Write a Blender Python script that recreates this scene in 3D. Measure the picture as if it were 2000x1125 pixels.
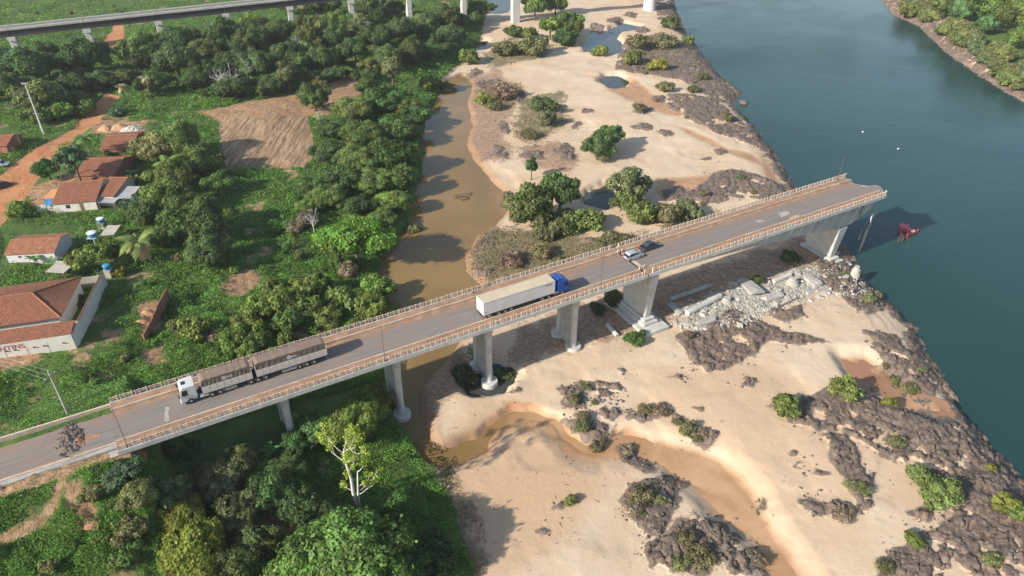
import bpy, bmesh, math, random
import numpy as np
from mathutils import Vector, Matrix
R = math.radians
random.seed(7); rng = np.random.default_rng(7)
scene = bpy.context.scene
for o in list(bpy.data.objects): bpy.data.objects.remove(o, do_unlink=True)
COL = scene.collection

# ------------------------------------------------------------------ camera
CAM_Z, PITCH, FPX = 89.0, 33.5, 1400.0
cam_d = bpy.data.cameras.new('camera'); cam_d.sensor_width = 36; cam_d.lens = 36*FPX/2000
cam_d.clip_start = 1; cam_d.clip_end = 12000
cam = bpy.data.objects.new('camera', cam_d); COL.objects.link(cam)
cam.location = (0, 0, CAM_Z); cam.rotation_euler = (R(90-PITCH), 0, 0)
scene.camera = cam

# ------------------------------------------------------------------ bridge axis, sun
N0 = np.array([-53.2238, 68.3919]); D = np.array([.87000, .49305]); NN = np.array([-.49305, .87000])
ZD = 17.0                                   # deck level; the big river is z = 0
BR = math.atan2(D[1], D[0])
SH = 1.85*D + 0.2*NN                        # ground shift of a shadow per metre of height
sun_el = math.atan(1/np.hypot(*SH))
to_sun = Vector((-SH[0], -SH[1], 1)).normalized()

world = bpy.data.worlds.new('World'); scene.world = world; world.use_nodes = True
wt = world.node_tree; wt.nodes.clear()
sky = wt.nodes.new('ShaderNodeTexSky'); sky.sky_type = 'NISHITA'; sky.sun_disc = False
sky.sun_elevation = sun_el; sky.sun_rotation = math.atan2(to_sun.x, to_sun.y)
sky.air_density = 1.2; sky.dust_density = 1.0; sky.ozone_density = 1.0
bg = wt.nodes.new('ShaderNodeBackground'); bg.inputs[1].default_value = 0.115
wo = wt.nodes.new('ShaderNodeOutputWorld')
wt.links.new(sky.outputs[0], bg.inputs[0]); wt.links.new(bg.outputs[0], wo.inputs[0])

sl = bpy.data.lights.new('sun', 'SUN'); sl.energy = 4.9; sl.angle = R(.9); sl.color = (1, .925, .80)
sun = bpy.data.objects.new('sun', sl); COL.objects.link(sun)
sun.location = (-100, -60, 200); sun.rotation_euler = to_sun.to_track_quat('Z', 'Y').to_euler()

vs = scene.view_settings; vs.view_transform = 'Standard'; vs.look = 'None'; vs.exposure = 0.70; vs.gamma = 1.0
vs.use_curve_mapping = False

# ------------------------------------------------------------------ unprojection of photo pixels (2000 x 1125) on level planes
_c, _s = math.cos(R(PITCH)), math.sin(R(PITCH))
def P(px, py, z=0.0):
    px = np.asarray(px, float); py = np.asarray(py, float)
    a = px-1000; b = 562.5-py
    dy = FPX*_c + b*_s; dz = -FPX*_s + b*_c
    t = (z-CAM_Z)/dz
    return a*t, dy*t
def SO(x, y):                               # world -> along / across the bridge
    return (x-N0[0])*D[0]+(y-N0[1])*D[1], (x-N0[0])*NN[0]+(y-N0[1])*NN[1]
def WXY(s, o):
    return N0[0]+s*D[0]+o*NN[0], N0[1]+s*D[1]+o*NN[1]

# ------------------------------------------------------------------ noise
_PERM = rng.permutation(512); _VAL = rng.random(512)
def vnoise(x, y, sc, seed=0):
    x = np.asarray(x, float)/sc+seed*17.3; y = np.asarray(y, float)/sc+seed*9.1
    xi = np.floor(x).astype(int); yi = np.floor(y).astype(int); fx = x-xi; fy = y-yi
    fx = fx*fx*(3-2*fx); fy = fy*fy*(3-2*fy)
    def h(a, b): return _VAL[_PERM[(a+_PERM[b & 511]) & 511]]
    return (h(xi, yi)*(1-fx)+h(xi+1, yi)*fx)*(1-fy)+(h(xi, yi+1)*(1-fx)+h(xi+1, yi+1)*fx)*fy
def fbm(x, y, sc, seed=0, n=3):
    r = 0; a = .5; tot = 0
    for i in range(n):
        r = r+a*vnoise(x, y, sc, seed+i*3); tot += a; a *= .55; sc *= .47
    return r/tot
def worley(x, y, sc, seed=0):
    x = np.asarray(x, float)/sc; y = np.asarray(y, float)/sc
    xi = np.floor(x).astype(int); yi = np.floor(y).astype(int)
    f1 = np.full(x.shape, 9.); f2 = np.full(x.shape, 9.); hid = np.zeros(x.shape)
    for i in (-1, 0, 1):
        for j in (-1, 0, 1):
            a = xi+i; b = yi+j
            k = _PERM[(a+_PERM[(b+seed*31) & 511]) & 511]
            px = a+_VAL[k]; py = b+_VAL[(k*7+13) & 511]
            d = np.hypot(px-x, py-y)
            n1 = d < f1
            f2 = np.where(n1, f1, np.minimum(f2, d)); hid = np.where(n1, _VAL[(k*3+5) & 511], hid); f1 = np.minimum(f1, d)
    return f1, f2, hid
def sst(a, b, x):
    t = np.clip((x-a)/(b-a), 0, 1); return t*t*(3-2*t)
def sd(poly, x, y, margin=30.):
    """signed distance, positive inside, clipped at -margin far outside"""
    poly = np.asarray(poly, float); x = np.atleast_1d(np.asarray(x, float)); y = np.atleast_1d(np.asarray(y, float))
    out = np.full(x.shape, -margin)
    m = (x > poly[:, 0].min()-margin) & (x < poly[:, 0].max()+margin) & (y > poly[:, 1].min()-margin) & (y < poly[:, 1].max()+margin)
    if not m.any(): return out
    X = x[m]; Y = y[m]; dd = np.full(X.shape, 1e9); ins = np.zeros(X.shape, bool)
    for k in range(len(poly)):
        ax, ay = poly[k]; bx, by = poly[(k+1) % len(poly)]
        ex, ey = bx-ax, by-ay; L = ex*ex+ey*ey+1e-9
        t = np.clip(((X-ax)*ex+(Y-ay)*ey)/L, 0, 1)
        dd = np.minimum(dd, (X-ax-t*ex)**2+(Y-ay-t*ey)**2)
        c = (ay > Y) != (by > Y)
        ins ^= c & (X < ex*(Y-ay)/(ey if abs(ey) > 1e-9 else 1e-9)+ax)
    dd = np.sqrt(dd); out[m] = np.maximum(np.where(ins, dd, -dd), -margin)
    return out

# ------------------------------------------------------------------ lie of the land
def pp(pts, z=3.3):
    a = np.array(pts, float); x, y = P(a[:, 0], a[:, 1], z); return np.stack([x, y], 1)
WEST = pp([(960, -20), (945, 60), (925, 110), (880, 140), (850, 190), (828, 260), (830, 330), (812, 400), (785, 460), (748, 515), (768, 590), (792, 640),
           (782, 720), (786, 790), (808, 850), (850, 930), (900, 1000), (925, 1060), (915, 1140), (880, 1300)])
WEST = np.vstack([WEST, [(-30, -200), (-900, -200), (-900, 3000), (-100, 3000)]])
RIVER = pp([(1290, -60), (1312, 0), (1332, 60), (1362, 100), (1402, 150), (1442, 180), (1425, 205), (1470, 250), (1500, 290), (1530, 340), (1570, 410), (1650, 490), (1690, 560), (1740, 605),
            (1780, 645), (1800, 690), (1835, 750), (1865, 800), (1905, 850), (1945, 900), (1985, 940), (2060, 1000), (2250, 1180), (2600, 1600)], 0.)
_far = pp([(2600, 500), (2250, 320), (2100, 250), (2000, 197), (1940, 162), (1880, 122), (1850, 100), (1800, 52), (1745, 27), (1725, 0), (1700, -60)], 0.)
RIVER = np.vstack([RIVER, [(105, -120), (230, -120)], _far, [(330, 900), (120, 900)]])
STREAM = pp([(905, 150), (918, 165), (908, 200), (917, 250), (905, 290), (935, 330), (960, 360), (985, 380), (986, 410), (960, 440), (925, 460), (905, 500), (900, 530), (930, 560), (925, 590),
             (905, 640), (870, 700), (806, 756), (813, 801), (829, 838), (838, 879), (872, 888), (922, 872), (936, 876), (896, 899), (855, 902), (829, 896), (800, 832), (786, 790), (778, 720), (785, 640),
             (762, 590), (740, 530), (780, 470), (806, 430), (816, 390), (830, 330), (826, 260), (850, 200), (870, 165)], 2.1)
WETS = [pp(q, 3.) for q in (
    [(915, 880), (940, 850), (960, 825), (1001, 810), (1050, 812), (1088, 822), (1105, 850), (1140, 868), (1180, 875), (1215, 848), (1270, 855), (1310, 862), (1370, 875), (1408, 894), (1440, 925), (1475, 970), (1530, 1060), (1580, 1130),
     (1505, 1130), (1477, 1052), (1408, 1006), (1356, 952), (1300, 908), (1240, 890), (1172, 897), (1122, 886), (1090, 855), (1060, 832), (1010, 828), (970, 850), (935, 882)],
    [(1640, 690), (1690, 690), (1760, 745), (1850, 780), (1862, 800), (1830, 812), (1760, 790), (1700, 760), (1655, 715)],
    [(1330, 250), (1360, 262), (1420, 290), (1470, 300), (1500, 320), (1450, 308), (1390, 285), (1340, 262)],
    [(1160, 150), (1230, 150), (1270, 180), (1300, 205), (1340, 225), (1300, 225), (1250, 205), (1190, 178)],
    [(1490, 300), (1515, 330), (1525, 352), (1500, 345), (1490, 320)],
    [(1280, 350), (1330, 350), (1400, 340), (1390, 372), (1300, 395), (1280, 380)])]
POOLS = [pp(q, 2.1) for q in ([(1140, 88), (1160, 60), (1200, 68), (1215, 100), (1200, 106), (1150, 104)], [(1195, 62), (1215, 45), (1246, 52), (1235, 62), (1205, 66)],
                              [(1178, 162), (1186, 150), (1205, 150), (1220, 158), (1220, 172), (1195, 173)], [(1150, 380), (1185, 365), (1196, 385), (1175, 405), (1152, 400)], [(950, -10), (1010, -10), (1000, 20), (960, 28)], [(926, 85), (945, 80), (948, 95), (932, 98)],
                              [(912, 735), (925, 715), (975, 720), (990, 745), (965, 765), (925, 758)])]
ROCKS = [pp(q, 2.5) for q in (
    [(1285, -20), (1318, 0), (1334, 62), (1300, 60), (1280, 30)],
    [(1215, 85), (1290, 70), (1345, 85), (1400, 145), (1446, 178), (1430, 198), (1385, 195), (1330, 160), (1265, 148), (1200, 140)],
    [(1270, 192), (1340, 188), (1400, 198), (1432, 225), (1490, 262), (1500, 288), (1450, 280), (1390, 260), (1330, 228)],
    [(1390, 342), (1450, 336), (1525, 358), (1540, 385), (1470, 392), (1390, 402), (1320, 405), (1345, 378)],
    [(1580, 470), (1655, 488), (1700, 560), (1735, 605), (1690, 612), (1640, 585), (1600, 540)],
    [(1690, 650), (1745, 655), (1790, 695), (1830, 750), (1818, 792), (1770, 772), (1720, 722)],
    [(1500, 805), (1590, 775), (1650, 768), (1700, 762), (1740, 800), (1800, 798), (1865, 805), (1905, 855), (1945, 905), (1990, 945), (2080, 1010), (2080, 1140), (1690, 1140), (1790, 1070), (1835, 1020), (1850, 965), (1780, 925), (1720, 890), (1660, 862), (1560, 835)],
    [(1590, 855), (1640, 855), (1685, 900), (1694, 990), (1650, 1018), (1600, 1010), (1556, 988), (1575, 980), (1620, 992), (1655, 982), (1650, 940), (1605, 880)],
    [(1196, 866), (1250, 872), (1285, 916), (1262, 925), (1225, 905)],
    [(1235, 955), (1300, 925), (1335, 935), (1316, 1028), (1280, 1058), (1210, 1010)],
    [(1258, 1072), (1310, 1040), (1356, 1008), (1420, 1022), (1474, 1050), (1509, 1130), (1262, 1130)],
    [(1088, 770), (1150, 741), (1222, 762), (1219, 788), (1180, 795), (1131, 801)],
    [(1094, 826), (1161, 806), (1217, 800), (1224, 857), (1174, 873), (1131, 848)],
    [(1225, 808), (1303, 796), (1285, 822), (1226, 828)], [(1310, 815), (1390, 851), (1374, 877), (1330, 850)],
    [(1318, 664), (1365, 659), (1400, 640), (1430, 610), (1500, 640), (1530, 655), (1606, 674), (1560, 678), (1500, 675), (1442, 719), (1373, 728), (1335, 710)],
    [(1440, 746), (1470, 755), (1465, 771), (1440, 766)], [(1500, 610), (1560, 600), (1575, 625), (1530, 640)],
    [(1640, 560), (1690, 570), (1700, 600), (1665, 610), (1640, 590)], [(905, 150), (930, 135), (940, 145), (915, 160)], [(1478, 975), (1490, 985), (1498, 1004), (1484, 1000)])]
for cx_, cy_, rx_, ry_ in ((1042, 307, 22, 11), (1104, 298, 20, 15), (1144, 219, 12, 5), (1126, 246, 9, 7), (1404, 298, 11, 5), (1297, 262, 14, 6), (1256, 250, 18, 6), (1252, 217, 20, 8), (975, 300, 14, 12), (985, 250, 10, 14), (1010, 190, 22, 10), (960, 165, 26, 10), (1320, 380, 26, 12), (1375, 310, 8, 4), (1165, 55, 12, 8), (1250, 60, 16, 6), (1200, 40, 16, 5), (1230, 30, 14, 5),
                          (1100, 990, 12, 5), (1060, 1040, 16, 6), (1330, 740, 10, 5), (1360, 800, 9, 4), (1560, 905, 10, 18), (1610, 935, 14, 8), (1700, 930, 10, 5), (1800, 1010, 16, 8), (1405, 700, 26, 10), (1215, 725, 8, 4), (1005, 770, 12, 5), (950, 480, 14, 6), (940, 535, 16, 8), (1150, 470, 14, 6)):
    ROCKS.append(pp([(cx_+rx_*math.cos(t_)*(1+.25*math.sin(3*t_+cx_)), cy_+ry_*math.sin(t_)*(1+.25*math.cos(2*t_+cy_))) for t_ in np.linspace(0, 6.28, 11)[:-1]], 3.))
RUBBLE = pp([(1310, 640), (1340, 600), (1420, 565), (1500, 545), (1570, 520), (1640, 520), (1690, 535), (1680, 575), (1600, 580), (1520, 600), (1440, 640), (1360, 655)], 3.)
MUD = [pp(q, 3.) for q in (
    [(912, 150), (975, 138), (1020, 185), (1002, 222), (985, 245), (1000, 300), (985, 318), (958, 312), (935, 325), (900, 275), (915, 220), (905, 185)],
    [(1010, 290), (1090, 280), (1130, 300), (1120, 340), (1060, 335), (1020, 320)], [(935, 440), (1010, 445), (1200, 470), (1180, 510), (1090, 540), (930, 560), (905, 520)],
    [(800, 745), (840, 700), (890, 690), (930, 700), (900, 760), (860, 800), (830, 820), (808, 800)],
    [(840, 900), (870, 905), (880, 960), (930, 1010), (950, 1060), (930, 1130), (900, 1130), (905, 1040), (850, 940)], [(1000, 640), (1330, 540), (1600, 450), (1600, 520), (1340, 600), (1250, 650), (1190, 660), (1010, 720)])]
SCRUB = [pp(q, 3.) for q in (
    [(935, 440), (1010, 445), (1200, 470), (1320, 440), (1400, 415), (1400, 450), (1180, 515), (1090, 540), (930, 560), (905, 520)], [(870, 690), (930, 680), (960, 700), (900, 735), (880, 720)],
    [(925, 160), (1015, 165), (1010, 215), (950, 210)], [(940, 110), (1000, 75), (1090, 90), (1060, 115), (960, 135)],
    [(1220, 80), (1350, 75), (1400, 130), (1300, 140), (1215, 130)], [(840, 905), (870, 905), (885, 960), (945, 1040), (925, 1130), (900, 1130), (905, 1040), (850, 940)],
    [(1015, 190), (1100, 180), (1110, 240), (1040, 290), (1000, 260)])]
def base(x, y):
    x = np.atleast_1d(np.asarray(x, float)); y = np.atleast_1d(np.asarray(y, float))
    u = np.maximum(sd(WEST, x, y, 400.), 0)
    h = 3.3+7.2*(1-np.exp(-u/42.))
    r = sd(RIVER, x, y, 60.)
    h = np.where((x > 150) & (r < 0), .2+7*(1-np.exp(np.minimum(r, 0)/9.)), h)   # far bank
    near = .25+3.2*(1-np.exp(np.minimum(r, 0)/4.5))
    h = np.where(u > 0, h, np.minimum(h, np.where(h > 3.31, h, near)))
    h = np.where(r > 0, np.maximum(.25-r*.45, -2.5), h)
    s, o = SO(x, y)                                          # road embankment at the left end
    dn = np.maximum(-.9-o, 0); df = np.maximum(o-11.6, 0); ds = np.maximum(s-1.5, 0)
    emb = ZD-.25-np.hypot(np.maximum(dn, 0)/1.7, ds/.8)-df/2.1*(1-0*ds)-ds*0
    emb = np.where(s > 1.5, emb-(s-1.5)*.55, emb)
    return np.maximum(h, emb)
_bx = np.arange(-420., 421., 1.); _by = np.arange(10., 600., 1.)
_bg = base(*[a.ravel() for a in np.meshgrid(_bx, _by)]).reshape(len(_by), len(_bx))
def base_q(x, y):
    """the same land, looked up on a 1 m raster"""
    fx = np.clip(np.asarray(x, float)+420, 0, len(_bx)-1.01); fy = np.clip(np.asarray(y, float)-10, 0, len(_by)-1.01)
    i = fx.astype(int); j = fy.astype(int); a = fx-i; b = fy-j
    return (_bg[j, i]*(1-a)+_bg[j, i+1]*a)*(1-b)+(_bg[j+1, i]*(1-a)+_bg[j+1, i+1]*a)*b
def PT(px, py, dz=0.0):
    """where the sight line through a photo pixel meets the land (plus dz)"""
    px = np.atleast_1d(np.asarray(px, float)); py = np.atleast_1d(np.asarray(py, float))
    z = np.full(px.shape, 4.)
    for _ in range(14):
        x, y = P(px, py, z+dz); z = .5*z+.5*base_q(x, y)
    x, y = P(px, py, z+dz); return x, y
def ppt(pts):
    a = np.array(pts, float); x, y = PT(a[:, 0], a[:, 1]); return np.stack([x, y], 1)
_rv = [(934, 876), (948, 856), (962, 838), (1001, 813), (1045, 814), (1086, 824), (1104, 850), (1140, 872), (1178, 880), (1212, 856), (1262, 862)]
RIVULET = pp([(a-2.5, b-3) for a, b in _rv]+[(a+2.5, b+3) for a, b in _rv[::-1]], 2.1)
TAN = pp([(840, 890), (930, 800), (1010, 790), (1100, 840), (1150, 900), (1180, 960), (1130, 1040), (1020, 1130), (880, 1140)], 3.)
FIELD = ppt([(424, 234), (600, 224), (617, 300), (592, 325), (440, 332)])
BARE = [ppt(q) for q in ([(380, 218), (470, 200), (560, 190), (685, 152), (712, 180), (640, 226), (430, 238)], [(0, 600), (5, 600), (5, 605)],
                            [(430, 560), (470, 530), (500, 540), (470, 575)], [(275, 600), (300, 590), (312, 640), (280, 650)], [(150, 235), (290, 235), (280, 262), (170, 258)], [(60, 370), (135, 340), (150, 350), (100, 400), (60, 400)],
                            [(125, 940), (138, 938), (104, 984), (60, 1026), (0, 1078), (-20, 1085), (0, 1070), (55, 1018), (98, 975)], [(150, 950), (175, 955), (195, 985), (185, 1010), (165, 1000), (150, 975)], [(200, 655), (225, 648), (235, 665), (210, 672)], [(285, 690), (310, 680), (325, 700), (300, 708)], [(0, 690), (60, 688), (75, 700), (40, 715), (0, 718)])]
DIRT = [ppt(q) for q in ([(-60, 400), (-10, 348), (55, 300), (150, 245), (185, 205), (208, 180), (232, 188), (190, 240), (150, 266), (100, 310), (50, 385), (-5, 445), (-80, 560)],
                             [(215, 30), (232, 30), (242, 60), (238, 92), (205, 90), (198, 80), (222, 60)])]
WARP = 1.0
def features(x, y):
    x = np.atleast_1d(np.asarray(x, float)); y = np.atleast_1d(np.asarray(y, float))
    k = WARP
    wx = x+k*(fbm(x, y, 5., 1)-.5)*4; wy = y+k*(fbm(x, y, 5., 5)-.5)*4
    m = {}
    h = base(x, y)
    river = sd(RIVER, x+(wx-x)*.6, y+(wy-y)*.6, 60.)
    west = sd(WEST, wx, wy, 60.)
    m['green'] = sst(-1.5, 2.5, west)
    m['green'] = np.maximum(m['green'], ((x > 150) & (river < -3)).astype(float)*sst(-8, -12, river))
    east = 1-sst(-2, 3, west)
    h = h+east*((fbm(x, y, 30., 2)-.5)*1.3+(fbm(x, y, 7., 3)-.5)*.35)*sst(0, -9, river)
    tr = h/.34; tr = (np.floor(tr)+sst(.62, 1., tr-np.floor(tr)))*.34; h = h+(tr-h)*.62*east*sst(-1., -7., river)*sst(.42, .6, fbm(x, y, 13., 45)+.06)   # small scarps left by the falling water
    h = h+m['green']*((fbm(x, y, 18., 4)-.5)*1.6+(fbm(x, y, 4., 6)-.5)*.5)*sst(0, 10, west)
    z = np.zeros(x.shape)
    def cover(polys, a, b, X=wx, Y=wy):
        r = z.copy()
        for q in polys: r = np.maximum(r, sst(a, b, sd(q, X, Y, 6.)))
        return r
    m['tan'] = sst(-7, 6, sd(TAN, wx, wy, 12.))
    m['mud'] = cover(MUD, -4.5, 4.)
    m['wet'] = cover(WETS, -2.2, 1.6, x+(wx-x)*.5, y+(wy-y)*.5)
    h = h-m['wet']*.22
    m['field'] = sst(-.6, .8, sd(FIELD, x+(wx-x)*.4, y+(wy-y)*.4, 6.))
    m['dirt'] = np.maximum(cover(DIRT, -1.2, .8, x+(wx-x)*.35, y+(wy-y)*.35), 0)
    m['bare'] = cover(BARE, -3., 1.5)
    m['bare'] = np.maximum(m['bare'], .62*sst(.63, .72, fbm(x, y, 7., 50))*sst(6, 14, west))
    s_, o_ = SO(x, y)
    emb = ((s_ < 3) & (o_ > -7) & (o_ < 13)).astype(float)
    m['bare'] = np.maximum(m['bare'], emb*sst(-1.6, -.6, o_)*.75*(o_ < 2))
    m['scrub'] = cover(SCRUB, -4.5, 4.)
    # rocks: lumps of real relief
    rk = cover(ROCKS, -1.0, 1.4)
    shore = sst(-4.0-3*fbm(x, y, 14., 9), -.2, river)*sst(3.2, 1.0, river)*(fbm(x, y, 11., 8) > .36)
    shore = np.where((west > -2), 0, shore)
    fbk = x > 150
    shore = np.where(fbk, sst(-11, -7, river)*sst(3, 1, river), shore)
    nb = sst(.34, .52, .6*fbm(x, y, 4.5, 21)+.4*fbm(x, y, 1.6, 27))
    nb = sst(.36, .50, .55*fbm(x, y, 5., 21)+.45*fbm(x, y, 1.7, 27)+.10*sst(.3, .6, fbm(x, y, 12., 23)))
    rk = np.maximum(rk*np.clip(nb+.05, 0, 1), shore*sst(.30, .48, fbm(x, y, 2.2, 29)))
    m['rock'] = rk
    i = rk > .02
    if i.any():
        X = x[i]; Y = y[i]; rx_ = X*.70-Y*.71; ry_ = (X*.71+Y*.70)*.62          # blocks stretched along the shore
        rx_ = rx_+1.5*(fbm(X, Y, 2.6, 11)-.5); ry_ = ry_+1.5*(fbm(X, Y, 2.6, 12)-.5)
        tot = np.zeros(X.shape)
        for sc, amp, sdn in ((3.4, .50, 1), (1.3, .46, 4), (.62, .30, 7)):
            f1, f2, hid = worley(rx_, ry_, sc, sdn)
            tilt = np.sin(rx_/sc*(2.+3*hid)+hid*40)*.5+np.cos(ry_/sc*(2.+2*hid)+hid*70)*.5
            tot += amp*(hid**1.4+.35*tilt+.25)*sst(.0, .11, f2-f1)-amp*.35*(1-sst(0, .11, f2-f1))
        h[i] += sst(.25, .8, rk[i])*np.maximum(tot*.60+.06, -.15)
    rb = sst(-1.5, 2, sd(RUBBLE, wx, wy, 6.)); m['rubble'] = rb*(1-.6*(m['rock'] > .5))
    i = rb > .02
    if i.any():
        f1, f2, hid = worley(x[i], y[i], 1.0, 7); g1, g2, _h = worley(x[i], y[i], .5, 9)
        h[i] += rb[i]*(.1+.42*hid*sst(.0, .25, f2-f1)+.25*_h*sst(0, .2, g2-g1))
    ch = sst(-3.6, 1.2, sd(WETS[0], x+(wx-x)*.4, y+(wy-y)*.4, 8.)); h = h*(1-ch)+ch*(2.0+.24*sst(24, 15, x)+.18*(fbm(x, y, 7., 41)-.45)+.10*sst(.9, 0., ch))
    ch = sst(-3., .5, sd(WETS[1], x+(wx-x)*.4, y+(wy-y)*.4, 8.)); h = h*(1-ch)+ch*(2.0+.35*(fbm(x, y, 6., 43)-.45))
    ch = sst(-1.6, .1, sd(RIVULET, x+(wx-x)*.3, y+(wy-y)*.3, 8.)); h = h*(1-ch)+ch*np.minimum(h, 1.9); m['wet'] = np.maximum(m['wet'], sst(-2.6, -.2, sd(RIVULET, wx, wy, 8.)))
    st = sd(STREAM, x+(wx-x)*.45, y+(wy-y)*.45, 20.)
    t = sst(-2.6, .4, st); h = h*(1-t)+t*1.3
    for q in POOLS:
        t = sst(-3.5, .4, sd(q, wx, wy, 6.)); h = h*(1-t)+t*1.2
    m['damp'] = np.clip(sst(-5., -.5, st), 0, 1)*.8
    m['shore'] = sst(-3.5, -.3, river)
    m['green'] = np.where(m['rock'] > .6, 0, m['green'])
    # furrows of the ploughed field
    h = h+m['field']*.10*(fbm(x*1.6+y*.4, y*.18, 1.0, 15)-.5)*2
    return h, m
# ------------------------------------------------------------------ materials
def mat(name):
    m = bpy.data.materials.new(name); m.use_nodes = True; nt = m.node_tree
    b = nt.nodes['Principled BSDF']; return m, nt, b
def nd(nt, t, **kw):
    n = nt.nodes.new(t)
    for k, v in kw.items():
        if k.startswith('i_'):
            n.inputs[k[2:].replace('_', ' ')].default_value = v
        else: setattr(n, k, v)
    return n
def mixc(nt, fac, a, b, blend='MIX'):
    n = nt.nodes.new('ShaderNodeMix'); n.data_type = 'RGBA'; n.blend_type = blend
    for k, v in ((0, fac), (6, a), (7, b)):
        if hasattr(v, 'links'): nt.links.new(v, n.inputs[k])
        elif isinstance(v, (int, float)): n.inputs[k].default_value = v
        else: n.inputs[k].default_value = (*v, 1)
    return n.outputs[2]
def noise(nt, scale, detail=4, rough=.6, coord=None, dist=0.):
    n = nd(nt, 'ShaderNodeTexNoise'); n.inputs['Scale'].default_value = scale; n.inputs['Detail'].default_value = detail
    n.inputs['Roughness'].default_value = rough; n.inputs['Distortion'].default_value = dist
    if coord is not None: nt.links.new(coord, n.inputs['Vector'])
    return n.outputs['Fac']
def ramp(nt, v, a, b, lo=0., hi=1.):
    n = nd(nt, 'ShaderNodeMapRange'); n.interpolation_type = 'SMOOTHSTEP'
    n.inputs[1].default_value = a; n.inputs[2].default_value = b; n.inputs[3].default_value = lo; n.inputs[4].default_value = hi
    nt.links.new(v, n.inputs[0]); return n.outputs[0]
def math_(nt, op, a, b=0.):
    n = nd(nt, 'ShaderNodeMath'); n.operation = op
    for k, v in ((0, a), (1, b)):
        if hasattr(v, 'links'): nt.links.new(v, n.inputs[k])
        else: n.inputs[k].default_value = v
    return n.outputs[0]
def bump(nt, b, h, strength, dist):
    n = nd(nt, 'ShaderNodeBump'); n.inputs['Strength'].default_value = strength; n.inputs['Distance'].default_value = dist
    nt.links.new(h, n.inputs['Height']); nt.links.new(n.outputs[0], b.inputs['Normal'])
def pos(nt): return nd(nt, 'ShaderNodeNewGeometry').outputs['Position']
def objc(nt): return nd(nt, 'ShaderNodeTexCoord').outputs['Object']
M = {}
def simple(name, col, rough=.7, var=.25, scale=1.5, dirt=None, metal=0., bmp=0., spec=.5, obj=True):
    if max(col) > .1 and not name.startswith(('bark', 'basalt', 'soil')):
        col = tuple(v*.80 for v in col); dirt = (tuple(v*.80 for v in dirt[0]), dirt[1]) if dirt else None
    m, nt, b = mat(name); c = objc(nt) if obj else pos(nt)
    n1 = noise(nt, scale, 5, .6, c); n2 = noise(nt, scale*6, 3, .6, c)
    lo = tuple(v*(1-var) for v in col); hi = tuple(min(v*(1+var), 1) for v in col)
    k = mixc(nt, ramp(nt, n1, .3, .7), lo, hi)
    k = mixc(nt, ramp(nt, n2, .35, .75, 0, var*.8), k, tuple(v*.55 for v in col))
    if dirt:
        k = mixc(nt, ramp(nt, noise(nt, scale*.6, 5, .65, c, .5), .45, .72, 0, dirt[1]), k, dirt[0])
    nt.links.new(k, b.inputs['Base Color']); b.inputs['Roughness'].default_value = rough; b.inputs['Metallic'].default_value = metal
    b.inputs['Specular IOR Level'].default_value = spec
    if bmp: bump(nt, b, n2, bmp, .05)
    M[name] = m; return m
DUST = (.30, .17, .095)
simple('concrete', (.43, .415, .385), .85, .16, .5, ((.27, .24, .205), .5), bmp=.2)
simple('concrete_pale', (.60, .585, .55), .85, .12, .6, ((.40, .37, .32), .45), bmp=.25)
simple('rail_paint', (.74, .58, .44), .8, .12, .9, ((.50, .35, .24), .45))
simple('sidewalk_dirt', (.37, .225, .145), .95, .2, .7, ((.25, .145, .09), .6), bmp=.4)
simple('kerb', (.60, .47, .35), .9, .18, .8, ((.34, .21, .13), .7))
simple('white_paint', (.74, .735, .72), .45, .05, .6, ((.55, .48, .40), .35))
simple('truck_white', (.60, .61, .62), .35, .05, .6, ((.50, .42, .34), .3))
simple('box_roof', (.62, .52, .37), .6, .08, .5, ((.45, .35, .24), .4))
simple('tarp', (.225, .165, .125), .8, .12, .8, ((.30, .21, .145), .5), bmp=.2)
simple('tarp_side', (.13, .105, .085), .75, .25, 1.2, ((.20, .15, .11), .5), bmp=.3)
simple('board_white', (.66, .60, .56), .6, .1, 1., ((.42, .30, .23), .5))
simple('blue_paint', (.012, .085, .42), .3, .1, .8)
simple('dark_glass', (.012, .015, .02), .08, .1)
simple('tyre', (.022, .021, .020), .85, .2, 3., ((.12, .085, .06), .4))
simple('rim', (.55, .53, .50), .5, .2, 3.)
simple('chassis', (.035, .032, .03), .7, .3, 2., ((.14, .09, .06), .4))
simple('silver', (.56, .60, .65), .3, .04, .8, metal=.35)
simple('dark_car', (.035, .045, .062), .25, .1, .8)
simple('black_plastic', (.02, .02, .02), .6)
simple('lamp_red', (.5, .02, .02), .3)
simple('clay_tile_edge', (.36, .14, .07), .9, .25, 1.)
simple('plaster_white', (.74, .70, .64), .9, .06, .5, ((.50, .40, .30), .4))
simple('plaster_lilac', (.70, .66, .70), .9, .06, .5, ((.5, .42, .38), .3))
simple('plaster_dark', (.115, .105, .13), .9, .15, .6)
simple('brick_raw', (.34, .15, .085), .95, .25, 1., ((.2, .1, .06), .5), bmp=.3)
simple('metal_sheet', (.42, .42, .41), .5, .1, .5, ((.33, .28, .22), .4))
simple('fibre_cement', (.50, .46, .39), .9, .1, .6, ((.34, .30, .24), .5))
simple('tank_blue', (.06, .30, .50), .45, .08, 1.)
simple('tank_white', (.75, .78, .80), .5, .05, 1.)
simple('pole_concrete', (.44, .42, .39), .85, .15, 1.)
simple('pole_dark', (.10, .085, .075), .7, .2, 1.)
simple('wood', (.20, .13, .085), .9, .3, 1.5)
simple('bark', (.13, .10, .075), .95, .35, 2., bmp=.4)
simple('bark_white', (.60, .57, .52), .9, .2, 2.)
simple('basalt', (.15, .114, .093), .92, .35, .9, ((.20, .155, .125), .5), bmp=.6)
simple('rubble_white', (.50, .475, .43), .95, .2, 1., ((.33, .28, .22), .6), bmp=.4)
simple('soil_red', (.34, .165, .095), .95, .25, .8, bmp=.5)
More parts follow.
